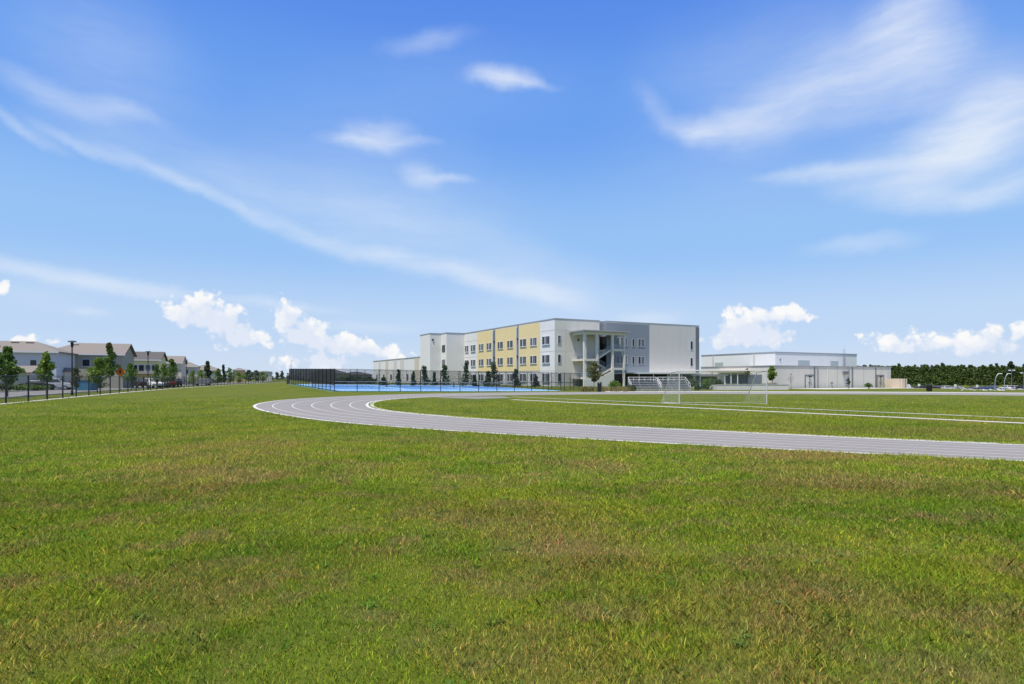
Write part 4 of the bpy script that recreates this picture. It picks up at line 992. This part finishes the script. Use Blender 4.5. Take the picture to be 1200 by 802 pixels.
for k, (u, w, h, lab) in enumerate(((398, 4.2, 2.0, 'dark hedge clump behind the court corner post'), (407.5, 4.6, 2.6, 'square dark hedge clump behind the left courts'), (421, 6.0, 2.2, 'long dark hedge clump left of the beige wing'), (431, 5.2, 2.2, 'dark hedge clump touching the end of the beige wing'))):
    bush('hedge_clump', px(u, 165), 165, w, h, 'leaf_dark', lab, cat='hedge', n=700, leafs=.25)

# street trees and yard planting
def street(u, v, top, half, leaf, lab, c0=.36, n=1400, shape='flame', tip=None, ls=.15):
    x, d = gp(u, v); tree('street_tree', x, d, zat(top, d), 2.25*half*d/F, c0, leaf, lab, group='young trees along the street', shape=shape, n=n, leafs=ls, trunk_r=.06, tip=tip)
street(-5, 468, 400, 9, 'leaf_green', 'street tree cut by the left edge of the picture')
street(9, 465.5, 408, 13, 'leaf_green', 'widest street tree in front of the pale blue house', .30, 2200)
street(54.5, 466.2, 415, 9.5, 'leaf_bright', 'bright pointed street tree left of the nearest lamp post', .42)
street(89, 462, 432, 6, 'leaf_olive', 'small pale sapling just right of the nearest lamp post', .3, 500)
street(114, 460.5, 421, 13, 'leaf_bright', 'spreading light green tree before the grey green house', .30, 1700, 'oval')
street(129, 458.5, 404.5, 9, 'leaf_green', 'tallest street tree with a reddish tip', .36, 1800, 'flame', 'leaf_red')
street(154, 457.2, 427, 9, 'leaf_green', 'round topped young tree before the pale yellow house', .36, 1100)
street(184.5, 455.5, 428, 6, 'leaf_green', 'small dark young tree under the gable of the yellow house', .3, 900)
street(193, 455, 427, 6.5, 'leaf_bright', 'light green young tree before the cream house', .3, 900)
street(201.5, 454.6, 421.5, 8.5, 'leaf_green', 'full green tree between the second and third lamp posts', .3, 1400)
street(226, 452.5, 435, 6, 'leaf_bright', 'low yellow green tree right of the third lamp post', .2, 700)
street(236, 452, 434, 8, 'leaf_bright', 'yellow green tree left of the dark conical tree', .2, 800)
street(244.5, 451.5, 424.5, 6.5, 'leaf_dark', 'dark conical tree standing above the far fence', .15, 1200, 'cone', None, .25)
street(262.5, 450.5, 428.5, 4, 'leaf_dark', 'narrow dark conical tree farther down the fence', .15, 800, 'cone', None, .25)
street(256, 450.8, 433, 6, 'leaf_green', 'rounded green tree between the two dark conical trees', .2, 800, 'oval', None, .22)
street(268.5, 450.2, 432.5, 7, 'leaf_green', 'rounded green tree left of the ochre block', .2, 800, 'oval', None, .22)
street(280, 449.8, 436.5, 7, 'leaf_bright', 'low light green tree before the ochre block', .15, 700, 'oval', None, .22)
street(291, 449.2, 434.2, 6, 'leaf_dark', 'dark rounded tree right of the ochre block', .2, 800, 'oval', None, .25)
street(299.5, 449.0, 434.6, 6, 'leaf_far', 'greyish rounded tree toward the end of the fence', .2, 800, 'oval', None, .25)
street(308, 448.8, 436.4, 6, 'leaf_bright', 'small light tree before the smallest far house', .2, 700, 'oval', None, .25)
for k, (u, d, w, h, lf_, lab) in enumerate(((4, 86, 4, 1.3, 'leaf_dark', 'dark hedge at the left edge below the blue house'), (20, 88, 4.5, 1.0, 'leaf_green', 'low hedge below the porch of the blue house'), (33, 90, 4, 1.1, 'leaf_olive', 'olive hedge left of the bright pointed tree'),
      (46, 90, 3.0, .9, 'leaf_green', 'low green shrub behind the bright pointed tree'), (112, 98, 4, 1.2, 'leaf_dark', 'dark hedge right of the blue dumpster'), (228, 165, 6, 1.6, 'leaf_dark', 'dark hedge behind the third lamp post'), (252, 190, 9, 1.6, 'leaf_dark', 'long dark hedge beyond the far street'))):
    bush('yard_hedge', px(u, d), d, w, h, lf_, lab, cat='hedge', n=700, leafs=.16)

# street lamps
def lamp(u, v, h, label, group='black post top lamps along the street'):
    x, d = gp(u, v); r = thing('street_lamp', (x, d, 0), label, 'street lamp', group)
    MB((x, d, 0)).tube((0, 0, 0), (0, 0, .5), .14, .12).tube((0, 0, .5), (0, 0, h-.75), .085, .06).build('pole', 'black_metal', r)
    MB((x, d, 0)).tube((0, 0, h-.75), (0, 0, h-.25), .11, .16, 12).build('lantern', 'black_metal', r)
    MB((x, d, 0)).tube((0, 0, h-.20), (0, 0, h-.08), .40, .40, 16).tube((0, 0, h-.08), (0, 0, h), .38, .10, 16).tube((0, 0, h-.26), (0, 0, h-.2), .10, .12, 10).build('lamp_shade', 'darktrim', r)
lamp(84.5, 463.6, 5.95, 'nearest black lamp post, before the grey green house'); lamp(173.5, 457.0, 6.2, 'black lamp post before the yellow house'); lamp(218.5, 452.5, 6.2, 'black lamp post before the rose grey house'); lamp(268, 449.6, 5.4, 'farthest thin lamp post left of the ochre block')
x, d = px(341, 160), 160.0
r = thing('light_pole', (x, d, 0), 'thin grey light pole with a short arm behind the far left court corner', 'light pole')
MB((x, d, 0)).tube((0, 0, 0), (0, 0, 6), .09, .06).build('pole', 'rail', r); MB((x, d, 0)).path([(0, 0, 6), (.15, 0, 6.3), (.5, 0, 6.4)], .05).build('arm', 'rail', r)

# orange warning sign
x, d = gp(141, 458.3); r = thing('warning_sign', (x, d, 0), 'orange diamond warning sign with a black symbol on a post', 'sign')
MB((x, d, 0)).tube((0, .05, 0), (0, .05, 2.9), .04).build('post', 'rail', r)
zc = 2.75; q = .82; sgn = MB((x, d, 0)); sgn.add([(0, -.02, zc-q), (q, -.02, zc), (0, -.02, zc+q), (-q, -.02, zc), (0, .0, zc-q), (q, .0, zc), (0, .0, zc+q), (-q, .0, zc)], [(0, 1, 2, 3), (7, 6, 5, 4), (0, 4, 5, 1), (1, 5, 6, 2), (2, 6, 7, 3), (3, 7, 4, 0)]); so_ = sgn.build('sign_panel', 'orange', r)
sy = MB((x, d, 0)); sy.box(-.08, .08, -.03, -.022, zc-.30, zc+.15).box(-.22, .22, -.029, -.0225, zc+.02, zc+.12).box(-.09, .09, -.031, -.0235, zc+.2, zc+.38); sy.build('symbol', 'black_metal', so_)

# ------------------------------------------------------------------ vehicles
def vehicle(kind, x, y, rz, paint, label, group):
    z = hzf(x, y)+.03; r = thing(dict(sedan='parked_car', suv='parked_suv', pickup='pickup_truck', van='parked_van')[kind], (x, y, z), label, dict(sedan='car', suv='car', pickup='truck', van='van')[kind], group, rz)
    if kind == 'sedan': prof = [(-2.25, .35), (-2.3, .75), (-2.1, .98), (-1.45, 1.05), (.95, 1.02), (2.1, .86), (2.3, .6), (2.25, .32)]; cab = [(-1.55, 1.04), (-1.0, 1.45), (.25, 1.47), (1.0, 1.02)]; W = .9
    elif kind == 'suv': prof = [(-2.3, .4), (-2.35, .9), (-2.25, 1.1), (1.1, 1.12), (2.15, 1.02), (2.35, .75), (2.3, .38)]; cab = [(-2.2, 1.1), (-1.95, 1.72), (.35, 1.76), (1.2, 1.12)]; W = .95
    elif kind == 'van': prof = [(-2.8, .4), (-2.85, 1.1), (1.6, 1.15), (2.6, 1.0), (2.75, .7), (2.7, .38)]; cab = [(-2.82, 1.1), (-2.7, 2.3), (1.2, 2.35), (1.95, 1.14)]; W = 1.0
    else: prof = [(-2.8, .5), (-2.85, 1.12), (-.6, 1.14), (-.6, 1.14), (1.3, 1.14), (2.55, 1.06), (2.75, .8), (2.7, .45)]; cab = [(-.75, 1.13), (-.65, 1.82), (.75, 1.85), (1.45, 1.14)]; W = 1.0
    def loc(): return MB((0, 0, 0))
    def put(m, n, mt, par, bev=0):
        o = bpy_build(m, n, mt, par, bev); return o
    b = loc(); b.xprism(prof, -W, W); body = put(b, 'body', paint, r, .07)
    c = loc(); n = len(cab); ins = .16
    c.add([(a, -W+(.04 if zz < 1.2 else ins), zz) for a, zz in cab]+[(a, W-(.04 if zz < 1.2 else ins), zz) for a, zz in cab], [tuple(range(n)), tuple(range(2*n-1, n-1, -1))]+[(i, n+i, n+(i+1) % n, (i+1) % n) for i in range(n)])
    put(c, 'cabin', paint, body, .05)
    x0, z0 = cab[0]; x3, z3 = cab[3]; x1, z1 = cab[1]; x2, z2 = cab[2]
    wn = loc()
    def lerp(p, q, t): return (p[0]+(q[0]-p[0])*t, p[1]+(q[1]-p[1])*t)
    lo0, lo3 = lerp(cab[0], cab[1], .15), lerp(cab[3], cab[2], .15); hi1, hi2 = lerp(cab[0], cab[1], .88), lerp(cab[3], cab[2], .88)
    for sg in (-1, 1):
        pts = [(lo0[0]+.15, lo0[1]), (lo3[0]-.15, lo3[1]), (hi2[0]-.05, hi2[1]), (hi1[0]+.1, hi1[1])]
        f = [(a, sg*(W-(.05 if zz < 1.3 else ins)+.015), zz) for a, zz in pts]; wn.add(f, [(0, 1, 2, 3)])
    for p, q, dx in ((cab[3], cab[2], .02), (cab[0], cab[1], -.02)):
        a_, b_ = lerp(p, q, .12), lerp(p, q, .9); wn.add([(a_[0]+dx, -W+.16, a_[1]), (a_[0]+dx, W-.16, a_[1]), (b_[0]+dx, W-.24, b_[1]), (b_[0]+dx, -W+.24, b_[1])], [(0, 1, 2, 3)])
    put(wn, 'windows', 'glass', body)
    for xx in (-1.4, 1.4):
        for sg in (-1, 1):
            wlm = loc(); wlm.tube((xx, sg*(W-.22), .33), (xx, sg*(W+.02), .33), .35, None, 16); wo = put(wlm, 'wheel', 'tyre', r)
            rm = loc(); rm.tube((xx, sg*(W+.021), .33), (xx, sg*(W+.035), .33), .21, None, 12); put(rm, 'rim', 'rim', wo)
    xf = max(p[0] for p in prof); xb = min(p[0] for p in prof)
    for sg in (-1, 1):
        l = loc(); l.box(xf-.12, xf+.01, sg*(W-.25)-.17, sg*(W-.25)+.17, .66, .84); put(l, 'headlight', 'lamp_clear', r)
        l = loc(); l.box(xb-.01, xb+.1, sg*(W-.2)-.12, sg*(W-.2)+.12, .75, 1.0); put(l, 'tail_light', 'lamp_red', r)
    if kind == 'pickup':
        l = loc(); l.box(-2.7, -.85, -W+.1, W-.1, 1.142, 1.16); put(l, 'truck_bed', 'tyre', r)
    return r
def bpy_build(m, name, mat, parent, bevel=0):
    me = bpy.data.meshes.new(name); me.from_pydata(m.v, [], m.f); me.materials.append(M[mat]); me.update()
    o = bpy.data.objects.new(name, me); COL.objects.link(o); o.parent = parent
    if bevel:
        bv = o.modifiers.new('bevel', 'BEVEL'); bv.width = bevel; bv.segments = 2; bv.limit_method = 'ANGLE'
    return o
G1 = 'vehicles parked along the street'
sa = math.atan2(LD[1], LD[0])
vehicle('sedan', px(46, 95), 95, math.atan2(GX[1], GX[0]), 'car_black', 'dark sedan parked in front of the front garage', G1)
vehicle('suv', px(66, 96), 96, math.atan2(GX[1], GX[0]), 'car_silver', 'silver car right of the dark sedan by the garage', G1)
vehicle('suv', px(164, 112), 112, sa+.35, 'car_black', 'black car left of the white pickup', G1)
vehicle('pickup', px(177.5, 112), 112, sa+math.pi+.45, 'car_white', 'white pickup truck behind the fence before the yellow house', G1)
vehicle('suv', px(188, 120), 120, sa+.3, 'car_grey', 'grey car right of the white pickup', G1)
vehicle('suv', px(196.5, 124), 124, sa+.3, 'car_red', 'dark red car before the cream house', G1)
vehicle('suv', px(205, 130), 130, sa+.25, 'car_black', 'black car below the full green tree', G1)
vehicle('suv', px(236, 150), 150, sa+1.1, 'car_grey', 'grey car seen through the far part of the boundary fence', G1)
x, d = px(101.5, 86), 86; r = thing('dumpster', (x, d, 0), 'blue green dumpster behind the fence right of the garage', 'dumpster')
m = MB((x, d, 0)); m.add([(-1.0, -.8, .15), (1.0, -.8, .15), (1.0, .8, .15), (-1.0, .8, .15), (-1.2, -.9, 1.5), (1.2, -.9, 1.5), (1.2, .9, 1.8), (-1.2, .9, 1.8)], [(3, 2, 1, 0), (4, 5, 6, 7), (0, 1, 5, 4), (1, 2, 6, 5), (2, 3, 7, 6), (3, 0, 4, 7)]); m.build('body', 'bin_blue', r)
m = MB((x, d, 0)); m.add([(-1.25, -.98, 1.51), (1.25, -.98, 1.51), (1.25, .95, 1.83), (-1.25, .95, 1.83), (-1.25, -.98, 1.57), (1.25, -.98, 1.57), (1.25, .95, 1.89), (-1.25, .95, 1.89)], [(3, 2, 1, 0), (4, 5, 6, 7), (0, 1, 5, 4), (1, 2, 6, 5), (2, 3, 7, 6), (3, 0, 4, 7)]); m.build('lid', 'roof_dark', r)

# ------------------------------------------------------------------ right: parking, woods, poles
kx = np.linspace(0, 1, 40)
pk0 = np.array([(px(1060, 215)+a*(px(1290, 215)-px(1060, 215)), 215.0) for a in kx]); pk1 = np.array([(px(1060, 215)+a*(px(1290, 215)-px(1060, 215))+18, 275.0) for a in kx])
strip('parking_lot', pk0, pk1, .06, 'parking', sub=12)
G2 = 'vehicles parked before the woods'
def pc(u, d, kind, paint, lab, rz=0.0): vehicle(kind, px(u, d), d, rz, paint, lab, G2)
pc(1060.5, 232, 'van', 'car_white', 'white van half hidden by the tan screen wall', .1)
pc(1070, 250, 'sedan', 'car_black', 'black car next to the white van by the screen wall', 1.4); pc(1079, 250, 'suv', 'car_black', 'black car left of the barrel bin', 1.5)
pc(1087, 252, 'sedan', 'car_grey', 'dark grey car just behind the barrel bin', 1.45); pc(1097, 250, 'suv', 'car_black', 'black car between the barrel bin and the white car', 1.5)
pc(1111, 240, 'suv', 'car_white', 'white car seen side on in the middle of the parking lot', .05)
pc(1124, 252, 'sedan', 'car_silver', 'silver car right of the side on white car', 1.5); pc(1140, 252, 'sedan', 'car_grey', 'dark grey car left of the blue cars', 1.5)
pc(1153, 248, 'sedan', 'car_blue', 'blue car parked side on left of the curved pole', .1); pc(1162, 250, 'suv', 'car_blue', 'blue car end on touching the curved pole', 1.5)
pc(1178.5, 250, 'suv', 'car_white', 'white car between the two curved poles', 1.5); pc(1187, 250, 'suv', 'car_silver', 'pale car right of both curved poles', 1.5); pc(1197, 246, 'suv', 'car_black', 'dark car at the right edge of the picture', 1.5)
# perimeter fence before the parking
fp = [(px(u, 190), 190.0) for u in np.linspace(1062, 1260, 34)]
pf = thing('parking_fence', (*fp[0], hzf(*fp[0])), 'low black wire fence in front of the parking lot and woods', 'fence')
segs = []; rl = MB()
for p in fp: MB((*p, hzf(*p))).tube((0, 0, -.2), (0, 0, 1.25), .04, None, 6).build('post', 'black_metal', pf)
for a, b in zip(fp[:-1], fp[1:]): za, zb = hzf(*a), hzf(*b); rl.tube((*a, za+1.22), (*b, zb+1.22), .03, None, 5); segs.append((a, b, za, zb, 1.22, 1.22))
rl.build('rail', 'black_metal', pf); fence_panel(segs).build('wire_mesh', 'chain', pf)
def boulder_mesh(sz):
    bm = bmesh.new(); bmesh.ops.create_icosphere(bm, subdivisions=2, radius=1)
    for v in bm.verts: v.co *= 1+random.uniform(-.22, .22)
    for v in bm.verts: v.co.z *= .62
    me = bpy.data.meshes.new('boulder'); bm.to_mesh(me); bm.free(); me.materials.append(M['stone']); return me
bms = [boulder_mesh(1) for _ in range(4)]
for k in range(26):
    u = 1128+k*2.9+random.uniform(-1, 1); d = random.uniform(88, 104); x = px(u, d); o = bpy.data.objects.new('boulder', bms[k % 4]); COL.objects.link(o)
    s = random.uniform(.10, .26); o.scale = (s*1.2, s, s); o.location = (x, d, hzf(x, d)+s*.3); o.rotation_euler = (0, 0, random.uniform(0, 6))
    tag(o, 'pale boulder in the scattered row beyond the right end of the track', 'boulder', 'pale boulders beyond the track')
def curved_pole(u, d, vtop, du, lab):
    x = px(u, d); z = hzf(x, d); h = zat(vtop, d)-z; r = thing('curved_pole', (x, d, z), lab, 'lamp pole', 'curved white poles by the parking lot'); w = du*d/F
    pts = [(0, 0, 0), (0, 0, h*.45)]+[(w*(1-math.cos(a)), 0, h*(.45+.55*math.sin(a))) for a in np.linspace(.15, 1.25, 9)]
    MB((x, d, z)).path(pts, .07, 7).build('pole', 'rail', r)
    e = pts[-1]; MB((x, d, z)).box(e[0]-.1, e[0]+.7, -.2, .2, e[2]-.08, e[2]+.12).build('lamp_head', 'white_paint', r)
curved_pole(1166, 150, 437.5, 6.5, 'left curved white pole rising from the boulders'); curved_pole(1177, 175, 437.5, 6.0, 'right curved white pole before the pale cars')
for k, (u, v, lab) in enumerate(((1185.5, 434.5, 'flood light pole with two white heads among the pines'), (1199.5, 437.5, 'flood light pole cut by the right edge of the picture'))):
    d = 230; x = px(u, d); z = hzf(x, d); h = zat(v, d)-z; r = thing('flood_light', (x, d, z), lab, 'flood light')
    MB((x, d, z)).tube((0, 0, 0), (0, 0, h), .10, .07).build('pole', 'darktrim', r)
    for sg in (-1, 1): MB((x, d, z)).box(sg*.75-.35, sg*.75+.35, -.25, .25, h-.05, h+.3).build('lamp_head', 'white_paint', r)
    MB((x, d, z)).tube((-.9, 0, h-.05), (.9, 0, h-.05), .05).build('arm', 'darktrim', r)
for u, d, lab in ((1077, 210, 'small white sign on a post left of the barrel bin'), (1119.5, 205, 'small pale sign on a post right of the side on white car'), (1145, 208, 'pale square sign before the dark grey car')):
    x = px(u, d); z = hzf(x, d); r = thing('parking_sign', (x, d, z), lab, 'sign')
    MB((x, d, z)).tube((0, .04, 0), (0, .04, 2.3), .04).build('post', 'rail', r); MB((x, d, z)).box(-.4, .4, -.02, 0, 1.6, 2.4).build('sign_panel', 'white_paint', r)

# the pine wood on the right, one mass
def woods(name, rows, leaf, label, ls, hmin, hmax, per, wr):
    Vs = []; T = MB()
    for d, u0, u1, stepm in rows:
        x = px(u0, d)
        while x < px(u1, d):
            xx = x+random.uniform(-1, 1); yy = d+random.uniform(-6, 6); z = hzf(xx, yy); h = random.uniform(hmin, hmax)*random.choice((.97, 1, 1, 1.03))
            T.tube((xx, yy, z-.2), (xx, yy, z+h*.93), .17, .05, 5)
            for k in range(9):
                f = random.uniform(.04, 1); rr = wr*(1.12-.75*f)*random.uniform(.55, 1.05); a = random.uniform(0, 6.28); o = wr*.5*(1.1-f)*random.random()
                Vs.append(blob_points(per//9, xx+math.cos(a)*o, yy+math.sin(a)*o, z+h*f-.4, rr*.75, rr*.75, h*.055, .2))
            x += stepm*random.uniform(.7, 1.3)
    o = np_mesh(name, leaves(np.concatenate(Vs), ls), 4, leaf, kind='stuff'); tag(o, label, 'trees')
    t = T.build('trunks', 'bark', o); t['kind'] = 'stuff'; return o
woods('pine_wood', [(385, 1000, 1300, 2.5), (396, 985, 1300, 2.7), (408, 985, 1300, 2.7), (422, 985, 1300, 2.8), (438, 985, 1300, 2.4), (450, 985, 1300, 2.2), (462, 985, 1300, 2.2), (474, 985, 1300, 2.2)], 'leaf_pine', 'dense dark green pine wood along the right horizon', .50, 12.4, 13.9, 500, 3.0)
x, d = px(1184.5, 376), 376.0
tree('pine_tree', x, d, zat(424.2, d)-hzf(x, d), 5.2, .35, 'leaf_dark', 'tallest dark pine standing up from the wood near the right edge', n=1400, leafs=.5, trunk_r=.25)
woods('far_wood', [(620, 286, 352, 6.5), (660, 270, 352, 6.5)], 'leaf_far', 'hazy far tree line at the end of the street fence', 1.0, 6.5, 9.5, 130, 4.0)
print('objects', len(bpy.data.objects))
